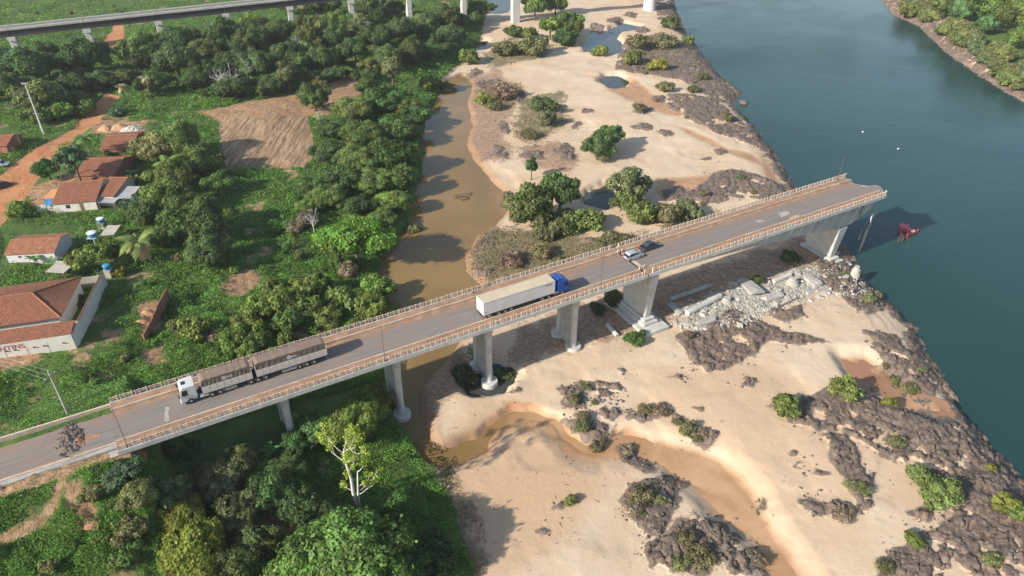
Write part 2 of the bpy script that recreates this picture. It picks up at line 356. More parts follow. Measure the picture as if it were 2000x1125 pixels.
simple('soil_dark', (.145, .112, .095), .95, .4, 1.2, ((.15, .12, .105), .5), bmp=.8)
simple('sand_heap', (.52, .30, .18), .95, .12, 1., bmp=.3)
simple('boat_red', (.58, .035, .07), .45, .08, 1.)
simple('boat_grey', (.16, .17, .18), .6, .2, 1.)
simple('cloth_white', (.7, .7, .7), .9)
simple('cloth_dark', (.03, .035, .05), .9)
simple('cloth_red', (.4, .05, .04), .9)
simple('skin', (.25, .13, .08), .7)
simple('hair', (.015, .012, .01), .7)
simple('tarp_blue', (.05, .27, .60), .6, .08)
simple('tarp_orange', (.66, .30, .13), .8, .08)
simple('window_dark', (.03, .035, .04), .3)
simple('lettering_red', (.45, .10, .09), .8, .15, 2.)
simple('rail_steel', (.16, .145, .135), .5, .2, 1.)
simple('ballast', (.26, .245, .235), .95, .25, 1.2, bmp=.5)
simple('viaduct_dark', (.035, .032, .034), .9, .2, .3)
simple('patch_pale', (.42, .38, .33), .9, .15, 1.)
simple('joint_black', (.02, .016, .013), .9)
simple('rope', (.33, .32, .30), .9)
simple('metal_grey', (.40, .41, .42), .45, .1, 1., metal=.3)

# asphalt, sun-bleached and dusted with red soil along the far side and the left end; object space = along / across the deck
m, nt, b = mat('asphalt'); M['asphalt'] = m; c = objc(nt)
sx = nd(nt, 'ShaderNodeSeparateXYZ'); nt.links.new(c, sx.inputs[0])
mp = nd(nt, 'ShaderNodeMapping'); mp.inputs['Scale'].default_value = (.12, 1.6, 1); nt.links.new(c, mp.inputs[0])
streak = noise(nt, 1., 4, .6, mp.outputs[0])
k = mixc(nt, ramp(nt, streak, .3, .7), (.165, .143, .133), (.218, .19, .174))
across = ramp(nt, sx.outputs[1], 5.6, 8.9); 
dustf = math_(nt, 'ADD', math_(nt, 'MULTIPLY', across, .55), math_(nt, 'MULTIPLY', ramp(nt, noise(nt, .16, 5, .65, c, .4), .42, .72), .75))
dustf = math_(nt, 'MULTIPLY', dustf, .85)
k = mixc(nt, dustf, k, (.265, .17, .115))
k = mixc(nt, math_(nt, 'MULTIPLY', ramp(nt, sx.outputs[1], 2.9, 2.35), .7), k, (.32, .215, .145))
k = mixc(nt, ramp(nt, noise(nt, .5, 6, .7, c), .57, .66, 0, .35), k, (.13, .115, .108))
k = mixc(nt, ramp(nt, noise(nt, 9., 3, .7, c), .3, .8, 0, .3), k, (.12, .11, .1))
nt.links.new(k, b.inputs['Base Color']); b.inputs['Roughness'].default_value = .9
bump(nt, b, noise(nt, 14., 3, .7, c), .15, .03)

# clay roof tiles: rows and columns in object space (x along the eaves, y down the slope)
def tile_mat(name, col, old):
    m, nt, b = mat(name); M[name] = m; c = nd(nt, 'ShaderNodeUVMap').outputs[0]
    w = nd(nt, 'ShaderNodeTexWave'); w.inputs['Scale'].default_value = 1.2; w.inputs['Distortion'].default_value = .6; w.inputs['Detail'].default_value = 1; nt.links.new(c, w.inputs['Vector'])
    w2 = nd(nt, 'ShaderNodeTexWave'); w2.bands_direction = 'Y'; w2.inputs['Scale'].default_value = .8; w2.inputs['Distortion'].default_value = .8; nt.links.new(c, w2.inputs['Vector'])
    n = noise(nt, .7, 6, .7, c); n2 = noise(nt, 3.2, 4, .7, c)
    k = mixc(nt, ramp(nt, n, .3, .7), col, old)
    k = mixc(nt, ramp(nt, n2, .35, .7, 0, .7), k, tuple(v*.5 for v in old))
    k = mixc(nt, ramp(nt, noise(nt, 1.6, 3, .6, c), .62, .72, 0, .75), k, (.07, .045, .035))
    nt.links.new(k, b.inputs['Base Color']); b.inputs['Roughness'].default_value = .95
    bump(nt, b, math_(nt, 'ADD', math_(nt, 'ADD', w.outputs['Fac'], math_(nt, 'MULTIPLY', w2.outputs['Fac'], .5)), n2), .8, .12)
tile_mat('clay_tiles', (.35, .135, .07), (.24, .092, .052))
tile_mat('clay_tiles_orange', (.45, .20, .095), (.27, .11, .06))

# leaves: colour from the object's own colour, varied leaf by leaf
def leaf_mat(name, trans=.3):
    m, nt, b = mat(name); M[name] = m
    oi = nd(nt, 'ShaderNodeObjectInfo'); at = nd(nt, 'ShaderNodeAttribute', attribute_name='tint')
    hs = nd(nt, 'ShaderNodeHueSaturation'); nt.links.new(oi.outputs['Color'], hs.inputs['Color'])
    nt.links.new(math_(nt, 'ADD', math_(nt, 'ADD', .458, math_(nt, 'MULTIPLY', oi.outputs['Random'], .03)), math_(nt, 'MULTIPLY', at.outputs['Fac'], .03)), hs.inputs['Hue'])
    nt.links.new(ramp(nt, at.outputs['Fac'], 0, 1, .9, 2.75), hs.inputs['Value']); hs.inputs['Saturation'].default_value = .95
    nt.links.new(hs.outputs[0], b.inputs['Base Color']); b.inputs['Roughness'].default_value = .6; b.inputs['Specular IOR Level'].default_value = .25
    tr = nd(nt, 'ShaderNodeBsdfTranslucent'); nt.links.new(mixc(nt, 1., hs.outputs[0], (1.05, 1.1, .5), 'MULTIPLY'), tr.inputs['Color'])
    mx = nd(nt, 'ShaderNodeMixShader'); mx.inputs[0].default_value = trans
    nt.links.new(b.outputs[0], mx.inputs[1]); nt.links.new(tr.outputs[0], mx.inputs[2])
    nt.links.new(mx.outputs[0], nt.nodes['Material Output'].inputs[0])
leaf_mat('leaves', .38)

# water
def water(name, shallow, deep, rip, rough, spec=.5, patch=.012):
    m, nt, b = mat(name); M[name] = m; c = pos(nt)
    k = mixc(nt, ramp(nt, noise(nt, patch, 3, .5, c, .8), .35, .65), deep, shallow)
    nt.links.new(k, b.inputs['Base Color']); b.inputs['IOR'].default_value = 1.33
    nt.links.new(ramp(nt, noise(nt, patch*1.6, 4, .6, c, 1.2), .38, .62, rough*.6, rough*1.5), b.inputs['Roughness'])
    b.inputs['Specular IOR Level'].default_value = spec
    mp = nd(nt, 'ShaderNodeMapping'); mp.inputs['Scale'].default_value = (.55, 1.5, 1); mp.inputs['Rotation'].default_value = (0, 0, R(12)); nt.links.new(c, mp.inputs[0])
    h = math_(nt, 'ADD', noise(nt, .9, 3, .6, mp.outputs[0], .4), math_(nt, 'MULTIPLY', noise(nt, .16, 2, .5, mp.outputs[0], .6), 1.5))
    bump(nt, b, h, rip, .25)
water('river_water', (.024, .060, .058), (.016, .047, .047), .16, .16, .27)
water('stream_water', (.235, .150, .058), (.19, .122, .048), .05, .07, .45, .03)
nt = M['stream_water'].node_tree; b = nt.nodes['Principled BSDF']; src = b.inputs['Base Color'].links[0].from_socket     # shallower over sand, hence oranger, downstream
sxp = nd(nt, 'ShaderNodeSeparateXYZ'); cw = pos(nt); nt.links.new(cw, sxp.inputs[0])
nt.links.new(mixc(nt, ramp(nt, math_(nt, 'ADD', sxp.outputs[0], math_(nt, 'MULTIPLY', noise(nt, .12, 4, .6, cw), 14.)), -2., 20.), src, mixc(nt, ramp(nt, noise(nt, .09, 4, .6, cw, .6), .35, .65), (.36, .205, .105), (.48, .30, .17))), b.inputs['Base Color'])
water('shallow_water', (.40, .235, .125), (.27, .150, .075), .02, .12, .25, .035)
water('red_water', (.33, .185, .11), (.27, .14, .08), .02, .14, .25, .06)
water('pool_water', (.05, .055, .05), (.035, .04, .04), .03, .05)

# the ground
m, nt, b = mat('land'); M['land'] = m; c = pos(nt)
def at(n): return nd(nt, 'ShaderNodeAttribute', attribute_name=n).outputs['Fac']
nA = noise(nt, .9, 5, .65, c); nB = noise(nt, .12, 5, .6, c, .3); nC = noise(nt, 4., 4, .7, c); nD = noise(nt, .035, 4, .55, c, .5)
def edge(name, k=.5, lo=.35, hi=.65):
    return ramp(nt, math_(nt, 'ADD', at(name), math_(nt, 'MULTIPLY', math_(nt, 'SUBTRACT', nA, .5), k)), lo, hi)
sand = mixc(nt, ramp(nt, nB, .3, .7), (.62, .47, .325), (.70, .56, .41))
sand = mixc(nt, ramp(nt, nD, .45, .62, 0, .7), sand, (.64, .445, .285))
mp = nd(nt, 'ShaderNodeMapping'); mp.inputs['Scale'].default_value = (.03, .22, 1); mp.inputs['Rotation'].default_value = (0, 0, R(52)); nt.links.new(c, mp.inputs[0])
sand = mixc(nt, ramp(nt, noise(nt, 1., 5, .6, mp.outputs[0], 1.2), .52, .68, 0, .4), sand, (.56, .39, .25))
sand = mixc(nt, ramp(nt, nC, .55, .8, 0, .18), sand, (.36, .25, .17))
nE = math_(nt, 'ADD', math_(nt, 'MULTIPLY', nA, .5), math_(nt, 'ADD', math_(nt, 'MULTIPLY', nC, .3), math_(nt, 'MULTIPLY', noise(nt, .22, 5, .65, c, .4), .7)))
def edge2(name, lo, hi): return ramp(nt, math_(nt, 'ADD', at(name), math_(nt, 'MULTIPLY', math_(nt, 'SUBTRACT', nE, .75), 2.6)), lo, hi)
vo = nd(nt, 'ShaderNodeTexVoronoi'); vo.feature = 'DISTANCE_TO_EDGE'; vo.inputs['Scale'].default_value = .055
wv = nd(nt, 'ShaderNodeVectorMath'); wv.operation = 'ADD'; nz = nd(nt, 'ShaderNodeTexNoise'); nz.inputs['Scale'].default_value = .12; nz.inputs['Detail'].default_value = 5; nt.links.new(c, nz.inputs['Vector'])
ws = nd(nt, 'ShaderNodeVectorMath'); ws.operation = 'SCALE'; ws.inputs['Scale'].default_value = 16.; nt.links.new(nz.outputs['Color'], ws.inputs[0]); nt.links.new(c, wv.inputs[0]); nt.links.new(ws.outputs[0], wv.inputs[1]); nt.links.new(wv.outputs[0], vo.inputs['Vector'])
sand = mixc(nt, math_(nt, 'MULTIPLY', ramp(nt, vo.outputs['Distance'], .05, .0), ramp(nt, nB, .5, .66, 0, .22)), sand, (.43, .30, .20))
sand = mixc(nt, math_(nt, 'MULTIPLY', ramp(nt, noise(nt, 2.6, 4, .75, c), .64, .70), ramp(nt, nB, .5, .62, 0, .6)), sand, (.30, .21, .14))
sand = mixc(nt, math_(nt, 'MULTIPLY', ramp(nt, math_(nt, 'ADD', at('tan'), math_(nt, 'MULTIPLY', math_(nt, 'SUBTRACT', nB, .5), .9)), .2, .9), .8), sand, (.58, .385, .235))
k = mixc(nt, math_(nt, 'MULTIPLY', edge2('mud', .35, .75), .8), sand, mixc(nt, ramp(nt, nA, .35, .65), (.20, .115, .075), (.42, .265, .175)))
k = mixc(nt, math_(nt, 'MULTIPLY', edge2('scrub', .5, .9), .85), k, mixc(nt, ramp(nt, nA, .35, .65), (.10, .115, .045), (.22, .18, .105)))
k = mixc(nt, ramp(nt, math_(nt, 'ADD', at('wet'), math_(nt, 'MULTIPLY', math_(nt, 'SUBTRACT', nB, .5), .5)), .15, .95, 0, .95), k, mixc(nt, ramp(nt, noise(nt, .25, 4, .6, c, 1.), .35, .65), (.53, .315, .175), (.44, .235, .12)))
k = mixc(nt, ramp(nt, at('damp'), .15, .8, 0, .85), k, (.30, .175, .10))
k = mixc(nt, ramp(nt, at('shore'), .3, .95, 0, .75), k, (.26, .145, .095))
k = mixc(nt, edge('rubble', .8), k, mixc(nt, ramp(nt, nC, .3, .6), (.30, .26, .215), (.55, .515, .46)))
rockc = mixc(nt, ramp(nt, nA, .3, .68), (.088, .065, .053), (.215, .162, .128))
rockc = mixc(nt, ramp(nt, nC, .52, .75, 0, .5), rockc, (.30, .232, .182))
grass = mixc(nt, ramp(nt, nB, .32, .68), (.048, .092, .018), (.085, .145, .028))
grass = mixc(nt, ramp(nt, nA, .55, .75, 0, .6), grass, (.13, .135, .04))
grass = mixc(nt, ramp(nt, noise(nt, .085, 5, .7, c, .6), .62, .72, 0, .7), grass, (.17, .09, .045))
k = mixc(nt, 1., k, (.80, .80, .80), 'MULTIPLY')
k = mixc(nt, edge('green', .8), k, grass)
k = mixc(nt, edge('bare', .9, .4, .8), k, mixc(nt, ramp(nt, nA, .3, .7), (.22, .12, .062), (.40, .26, .15)))
mp = nd(nt, 'ShaderNodeMapping'); mp.inputs['Scale'].default_value = (2.6, .14, 1); mp.inputs['Rotation'].default_value = (0, 0, R(-14)); nt.links.new(c, mp.inputs[0])
k = mixc(nt, edge('field', .4), k, mixc(nt, ramp(nt, noise(nt, .6, 5, .7, mp.outputs[0], .5), .38, .62), (.19, .115, .064), (.39, .265, .155)))
k = mixc(nt, edge('dirt', .4), k, mixc(nt, ramp(nt, nB, .3, .7), (.40, .165, .07), (.45, .225, .11)))
k = mixc(nt, ramp(nt, math_(nt, 'ADD', at('rock'), math_(nt, 'MULTIPLY', math_(nt, 'SUBTRACT', nE, .75), 1.5)), .16, .42), k, rockc)
nt.links.new(k, b.inputs['Base Color'])
rg = math_(nt, 'SUBTRACT', .95, math_(nt, 'MULTIPLY', ramp(nt, at('wet'), .3, .9), .4)); nt.links.new(rg, b.inputs['Roughness'])
b.inputs['Specular IOR Level'].default_value = .3
hh = math_(nt, 'ADD', math_(nt, 'MULTIPLY', nC, .35), nA)
bs = nd(nt, 'ShaderNodeBump'); bs.inputs['Distance'].default_value = .35
nt.links.new(math_(nt, 'ADD', .30, math_(nt, 'MULTIPLY', math_(nt, 'MAXIMUM', at('rock'), math_(nt, 'MAXIMUM', at('green'), at('rubble'))), .75)), bs.inputs['Strength'])
nt.links.new(hh, bs.inputs['Height']); nt.links.new(bs.outputs[0], b.inputs['Normal'])

# ------------------------------------------------------------------ mesh helpers
class MB:
    def __init__(s): s.v = []; s.f = []; s.uv = None
    def add(s, vs, fs):
        o = len(s.v); s.v += [tuple(map(float, v)) for v in vs]; s.f += [tuple(i+o for i in f) for f in fs]; return s
    def box(s, x0, x1, y0, y1, z0, z1):
        return s.add([(x0, y0, z0), (x1, y0, z0), (x1, y1, z0), (x0, y1, z0), (x0, y0, z1), (x1, y0, z1), (x1, y1, z1), (x0, y1, z1)],
                     [(0, 3, 2, 1), (4, 5, 6, 7), (0, 1, 5, 4), (1, 2, 6, 5), (2, 3, 7, 6), (3, 0, 4, 7)])
    def hexa(s, lo, hi):                     # 4 bottom + 4 top points
        return s.add(list(lo)+list(hi), [(0, 3, 2, 1), (4, 5, 6, 7), (0, 1, 5, 4), (1, 2, 6, 5), (2, 3, 7, 6), (3, 0, 4, 7)])
    def loft(s, rings, cap=True):
        n = len(rings[0]); vs = [p for r in rings for p in r]; fs = []
        for i in range(len(rings)-1):
            for j in range(n):
                a = i*n+j; b_ = i*n+(j+1) % n; fs.append((a, b_, b_+n, a+n))
        if cap: fs += [tuple(range(n-1, -1, -1)), tuple(range((len(rings)-1)*n, len(rings)*n))]
        return s.add(vs, fs)
    def prism(s, prof, y0, y1):              # profile in x,z swept along y
        return s.loft([[(x, y0, z) for x, z in prof], [(x, y1, z) for x, z in prof]])
    def tube(s, pts, rad, n=6):
        pts = [Vector(p) for p in pts]; rad = rad if hasattr(rad, '__len__') else [rad]*len(pts); rings = []
        for i, p in enumerate(pts):
            t = (pts[min(i+1, len(pts)-1)]-pts[max(i-1, 0)]).normalized()
            a = t.orthogonal().normalized() if abs(t.z) > .9 else t.cross(Vector((0, 0, 1))).normalized(); c_ = t.cross(a)
            if abs(t.z) > .9: a = Vector((1, 0, 0)); a = (a-t*a.dot(t)).normalized(); c_ = t.cross(a)
            rings.append([tuple(p+rad[i]*(math.cos(2*math.pi*j/n)*a+math.sin(2*math.pi*j/n)*c_)) for j in range(n)])
        return s.loft(rings)
    def cyl(s, x, y, z0, z1, r, r2=None, n=14):
        r2 = r if r2 is None else r2
        return s.loft([[(x+r*math.cos(2*math.pi*j/n), y+r*math.sin(2*math.pi*j/n), z0) for j in range(n)], [(x+r2*math.cos(2*math.pi*j/n), y+r2*math.sin(2*math.pi*j/n), z1) for j in range(n)]])
    def disc_y(s, x, z, y0, y1, r, n=16, r2=None):
        r2 = r2 or r
        return s.loft([[(x+r*math.cos(2*math.pi*j/n), y0, z+r*math.sin(2*math.pi*j/n)) for j in range(n)], [(x+r2*math.cos(2*math.pi*j/n), y1, z+r2*math.sin(2*math.pi*j/n)) for j in range(n)]])
    def mesh(s, name, m=None, smooth=False):
        me = bpy.data.meshes.new(name); me.from_pydata(s.v, [], s.f)
        if m: me.materials.append(M[m])
        bm = bmesh.new(); bm.from_mesh(me); bmesh.ops.recalc_face_normals(bm, faces=bm.faces); bm.to_mesh(me); bm.free()
        if smooth: me.polygons.foreach_set('use_smooth', [True]*len(me.polygons))
        me.update(); return me
    def build(s, name, m, parent=None, loc=None, smooth=False, bevel=0.):
        o = link(name, s.mesh(name, m, smooth), parent, loc)
        if bevel:
            md = o.modifiers.new('bevel', 'BEVEL'); md.width = bevel; md.segments = 2; md.limit_method = 'ANGLE'; md.angle_limit = R(35)
        return o
def link(name, data, parent=None, loc=None, rz=0.):
    o = bpy.data.objects.new(name, data); COL.objects.link(o)
    if parent is not None: o.parent = parent
    if loc is not None: o.location = loc
    if rz: o.rotation_euler = (0, 0, rz)
    return o
def tag(o, label=None, cat=None, group=None, kind=None):
    if label: o['label'] = label
    if cat: o['category'] = cat
    if group: o['group'] = group
    if kind: o['kind'] = kind
    return o
def thing(name, label, cat, loc=(0, 0, 0), rz=0., group=None):
    return tag(link(name, None, None, loc, rz), label, cat, group)
def copy_tree(o, parent=None):
    c = o.copy(); COL.objects.link(c); c.parent = parent
    for ch in o.children: copy_tree(ch, c)
    return c
def np_mesh(name, verts, faces, m, smooth=True):
    me = bpy.data.meshes.new(name); verts = np.asarray(verts, np.float32); faces = np.asarray(faces, np.int32); k = faces.shape[1]
    me.vertices.add(len(verts)); me.vertices.foreach_set('co', verts.ravel())
    me.loops.add(faces.size); me.loops.foreach_set('vertex_index', faces.ravel())
    me.polygons.add(len(faces)); me.polygons.foreach_set('loop_start', np.arange(0, faces.size, k, dtype=np.int32)); me.polygons.foreach_set('loop_total', np.full(len(faces), k, np.int32))
    if smooth: me.polygons.foreach_set('use_smooth', np.ones(len(faces), bool))
    me.materials.append(M[m]); me.update(calc_edges=True); return me

# ------------------------------------------------------------------ ground sheet: one mesh, fine where the camera looks, coarse to the horizon
NU, NV = 820, 560
GU = np.linspace(-1, 1, NU); GU = np.concatenate([[-60, -14, -5, -2.6, -1.7, -1.3, -1.12], GU, [1.12, 1.3, 1.7, 2.6, 5, 14, 60]])
GV = np.exp(np.linspace(math.log(46), math.log(470), NV)); GV = np.concatenate([[-4000, -900, -250, -60, 0, 20, 34], GV, [500, 540, 600, 700, 900, 1300, 2400, 5000]])
GHALF = np.where(GV > 0, .80*(GV*_c+86*_s)+4, 44.)
GX = GU[None, :]*GHALF[:, None]; GY = np.repeat(GV[:, None], len(GU), 1)
gx, gy = GX.ravel(), GY.ravel()
H, masks = features(gx, gy)
nr, nc = GX.shape
HG = H.reshape(nr, nc); MG = {k_: q.reshape(nr, nc) for k_, q in masks.items()}
def cell(x, y):
    j = np.clip(np.searchsorted(GV, y)-1, 0, nr-2); b_ = np.clip((y-GV[j])/(GV[j+1]-GV[j]), 0, 1)
    q = x/(GHALF[j]*(1-b_)+GHALF[j+1]*b_); i = np.clip(np.searchsorted(GU, q)-1, 0, nc-2); return i, j, np.clip((q-GU[i])/(GU[i+1]-GU[i]), 0, 1), b_
def ground(x, y):
    """height of the ground sheet at a point"""
    one = np.ndim(x) == 0; i, j, a_, b_ = cell(np.atleast_1d(np.asarray(x, float)), np.atleast_1d(np.asarray(y, float)))
    h_ = (HG[j, i]*(1-a_)+HG[j, i+1]*a_)*(1-b_)+(HG[j+1, i]*(1-a_)+HG[j+1, i+1]*a_)*b_
    return float(h_[0]) if one else h_
def masks_at(x, y):
    i, j, a_, b_ = cell(x, y); i = i+(a_ > .5); j = j+(b_ > .5); return {k_: q[j, i] for k_, q in MG.items()}
idx = np.arange(nr*nc).reshape(nr, nc)
F = np.stack([idx[:-1, :-1], idx[:-1, 1:], idx[1:, 1:], idx[1:, :-1]], -1).reshape(-1, 4)
me = np_mesh('ground', np.stack([gx, gy, H], 1), F, 'land')
for k_ in ('green', 'mud', 'tan', 'scrub', 'wet', 'damp', 'shore', 'rubble', 'bare', 'field', 'dirt', 'rock'):
    a = me.attributes.new(k_, 'FLOAT', 'POINT'); a.data.foreach_set('value', np.asarray(masks[k_], np.float32))
tag(link('ground', me), kind='structure')
def sheet(name, pts, z, m):
    mb = MB(); mb.add([(x, y, z) for x, y in pts], [tuple(range(len(pts)))]); me = mb.mesh(name, m)
    if me.polygons[0].normal.z < 0: me.flip_normals()
    o = link(name, me); tag(o, kind='structure'); return o
sheet('river', [(30, -400), (1200, -400), (1200, 1500), (60, 1500), (60, 470), (70, 330), (40, 180), (30, 60)], 0., 'river_water')
def grow(poly, d):
    q = np.asarray(poly); n_ = len(q); out = []
    ar = .5*np.sum(q[:, 0]*np.roll(q[:, 1], -1)-np.roll(q[:, 0], -1)*q[:, 1]); sg = 1 if ar > 0 else -1
    for i in range(n_):
        t = q[(i+1) % n_]-q[i-1]; t = t/(np.linalg.norm(t)+1e-9); out.append(q[i]+sg*d*np.array([t[1], -t[0]]))
    return out
sheet('stream', grow(STREAM, 2.2), 2.05, 'stream_water')
sheet('shallow_channel', grow(WETS[0][7:28], 1.2), 2.07, 'stream_water'); sheet('rivulet', grow(RIVULET, .9), 2.062, 'stream_water'); sheet('red_puddle', grow(WETS[1], .8), 2.05, 'red_water')
for q in POOLS: sheet('pool', grow(q, 1.6), 2.02, 'pool_water')
# ------------------------------------------------------------------ the broken road bridge (x along, y across, z = 0 on the deck)
bridge = thing('road_bridge', 'long concrete road bridge that breaks off above the green river', 'bridge', (N0[0], N0[1], ZD), BR)
JS = 90.6
def asphalt_poly(mb, pts, z0, z1):
    n_ = len(pts); mb.loft([[(x, y, z0) for x, y in pts], [(x, y, z1) for x, y in pts]])
mb = MB(); mb.box(0, JS-.22, 0, 10.9, -.38, -.05); mb.build('deck_slab', 'concrete', bridge)
mb = MB(); asphalt_poly(mb, [(JS+.22, 0), (157.9, 0), (159.2, 1.0), (159.9, 2.0), (160.8, 2.9), (161.5, 4.0), (161.4, 5.1), (159.6, 5.5), (158.4, 6.6), (157.6, 8.0), (157.9, 9.2), (157.2, 10.9), (JS+.22, 10.9)], -.38, -.05); mb.build('deck_slab', 'concrete', bridge)
mb = MB(); asphalt_poly(mb, [(0.02, 2.3), (JS-.2, 2.3), (JS-.2, 8.9), (0.02, 8.9)], -.046, .02); mb.build('asphalt', 'asphalt', bridge)
mb = MB(); asphalt_poly(mb, [(JS+1.0, 2.3), (160.0, 2.3), (160.7, 3.0), (161.3, 4.0), (161.2, 5.0), (159.5, 5.35), (158.2, 6.6), (157.3, 8.0), (157.4, 8.9), (JS+1.0, 8.9)], -.046, .02); mb.build('asphalt', 'asphalt', bridge)
mb = MB(); mb.box(JS+.2, JS+1.0, 2.3, 8.9, -.045, .035); mb.build('joint_sill', 'kerb', bridge)
mb = MB(); mb.box(JS-.21, JS+.19, .31, 10.54, -.9, .012); mb.build('joint_gap', 'joint_black', bridge)
for a, b_ in ((0.0, JS-.2), (JS+.2, 158.8)):
    mb = MB(); mb.box(a, b_, 2.06, 2.30, -.04, .34); mb.build('kerb', 'kerb', bridge)
    mb = MB(); mb.box(a, min(b_, 157.6), 8.9, 9.14, -.04, .62); mb.build('kerb', 'kerb', bridge)
    mb = MB(); mb.box(a, b_-.4, .30, 2.055, -.04, .22); mb.build('sidewalk', 'sidewalk_dirt', bridge)
    mb = MB(); mb.box(a, min(b_, 157.3), 9.145, 10.55, -.04, .52); mb.build('sidewalk', 'sidewalk_dirt', bridge)
    mb = MB(); mb.box(a, min(b_, 158.2), -.06, .30, -.5, .26); mb.build('edge_beam', 'concrete_pale', bridge)
    mb = MB(); mb.box(a, min(b_, 157.2), 10.55, 10.92, -.5, .56); mb.build('edge_beam', 'concrete_pale', bridge)
def strip(name, m, pts):                     # soil and weeds gathered along the far kerb
    mb = MB(); n_ = len(pts)
    mb.loft([[(x, y0, .015), (x, y1, .015), (x, y1, h), (x, (y0+y1)/2, h*.7)] for x, y0, y1, h in pts]); mb.build(name, m, bridge)
for a, b_ in ((0.3, 89.8), (92, 156)):
    pts = []; x = a
    while x < b_:
        pts.append((x, 8.55-.45*vnoise(x, 3, 3.), 8.91, .10+.2*float(vnoise(x, 9, 2.)))); x += .8
    strip('kerb_soil', 'sidewalk_dirt', pts)
# girders
mb = MB(); mb.box(.6, JS-.5, 2.5, 8.4, -1.75, -.381); mb.build('girder', 'concrete', bridge)
GP = [(JS+.6, -1.5), (97, -1.55), (108, -2.0), (120, -2.8), (132, -3.9), (142, -5.1), (147, -5.75), (150.5, -5.6), (153.5, -4.4), (156.2, -3.1), (156.9, -.8)]
def girder_strip(y0, y1, name):
    mb = MB(); mb.loft([[(x, y0, -.381), (x, y1, -.381), (x, y1, z), (x, y0, z)] for x, z in GP]); return mb.build(name, 'girder', bridge)
m, nt, b = mat('girder'); M['girder'] = m; c = objc(nt)
sx = nd(nt, 'ShaderNodeSeparateXYZ'); nt.links.new(c, sx.inputs[0])
ph = math_(nt, 'ADD', math_(nt, 'MULTIPLY', sx.outputs[0], .28), math_(nt, 'MULTIPLY', sx.outputs[2], -.16))
fr = math_(nt, 'FRACT', math_(nt, 'ADD', ph, math_(nt, 'MULTIPLY', noise(nt, .3, 3, .6, c), .25)))
k = mixc(nt, ramp(nt, noise(nt, .5, 5, .65, c), .3, .7), (.29, .293, .293), (.38, .38, .37))
k = mixc(nt, math_(nt, 'MULTIPLY', ramp(nt, fr, .82, .9), ramp(nt, fr, 1., .93)), k, (.50, .50, .485))
k = mixc(nt, math_(nt, 'MULTIPLY', ramp(nt, fr, .1, .0), .5), k, (.20, .20, .20))
nt.links.new(k, b.inputs['Base Color']); b.inputs['Roughness'].default_value = .9
girder_strip(1.3, 4.2, 'girder'); girder_strip(6.7, 9.6, 'girder')
mb = MB(); mb.loft([[(x, 4.2, max(z+.3, -1.2)), (x, 6.7, max(z+.3, -1.2)), (x, 6.7, z+.02), (x, 4.2, z+.02)] for x, z in GP]); mb.build('girder_floor', 'concrete', bridge)
mb = MB(); mb.tube([(152.5, 1.27, -.5), (152.9, 1.26, -2.2), (152.4, 1.27, -3.3), (152.7, 1.27, -4.6)], .09, 5); mb.build('crack', 'joint_black', bridge)
# rail panels: two bars between posts, 2 m units
mb = MB()
for x in (.06, 1.02): mb.box(x-.075, x+.075, -.085, .085, 0, .88)
mb.box(1.36, 1.50, -.08, .08, 0, .84)
for z in (.36, .66): mb.box(.135, .945, -.05, .05, z, z+.13)
mb.box(1.10, 1.355, -.05, .05, .60, .73); mb.box(1.505, 1.93, -.05, .05, .34, .46); mb.box(1.505, 1.93, -.05, .05, .66, .79)
rail_me = mb.mesh('railing_panel', 'rail_paint')
for y, z0, send in ((.12, .26, 157.6), (10.74, .56, 156.6)):
    x = .1
    while x < send:
        if not (JS-2.0 < x < JS+.05):
            o = link('railing_panel', rail_me, bridge, (x, y, z0))
            if random.random() < .08: o.rotation_euler = (R(random.uniform(-5, 5)), 0, 0)
        x += 2.0
for y, x in ((.12, JS-1.0), (.12, JS+1.0), (10.74, JS-1.2), (10.74, JS+.9), (.12, 158.0), (10.74, 157.0)):
    mb = MB(); mb.box(x-.14, x+.14, y-.12, y+.12, .2, 1.35); mb.build('end_post', 'rail_paint', bridge)
for y, x in ((2.18, JS-.45), (2.18, JS+.5), (9.02, JS-.45), (9.02, JS+.5)):
    mb = MB(); mb.box(x-.2, x+.2, y-.16, y+.16, .02, .95); mb.build('kerb_post', 'kerb', bridge)
# piers
def pier_twin(s, zb, drum=True):
    p = link('pier', None, bridge, (s, 0, 0))
    for y in (2.9, 7.9):
        mb = MB(); n_ = 14
        prof = [(zb, .80), (zb+.4, .62), (zb+3, .56), (-5.0, .60), (-3.4, .72), (-1.9, .95), (-1.74, 1.0)]
        mb.loft([[(r*1.0*math.cos(2*math.pi*j/n_), y+r*math.sin(2*math.pi*j/n_), z) for j in range(n_)] for z, r in prof]); mb.build('column', 'concrete_pale', p, smooth=True)
        if drum:
            mb = MB(); n_ = 20; mb.loft([[(r*math.cos(2*math.pi*j/n_), y+r*math.sin(2*math.pi*j/n_), z) for j in range(n_)] for z, r in ((zb-2.5, 1.55), (zb+.25, 1.55), (zb+.34, 1.45))]); mb.build('footing', 'concrete_pale', p)
    mb = MB(); mb.hexa([(-.25, 3.1, zb-1), (.25, 3.1, zb-1), (.25, 7.7, zb-1), (-.25, 7.7, zb-1)], [(-.25, 3.1, -4.4), (.25, 3.1, -4.4), (.25, 7.7, -3.4), (-.25, 7.7, -3.4)]); mb.build('wall', 'concrete', p)
    return p
pier_twin(22.6, -12., False); pier_twin(41.0, -14.3); pier_twin(58.1, -14.3); pier_twin(76.3, -13.3)
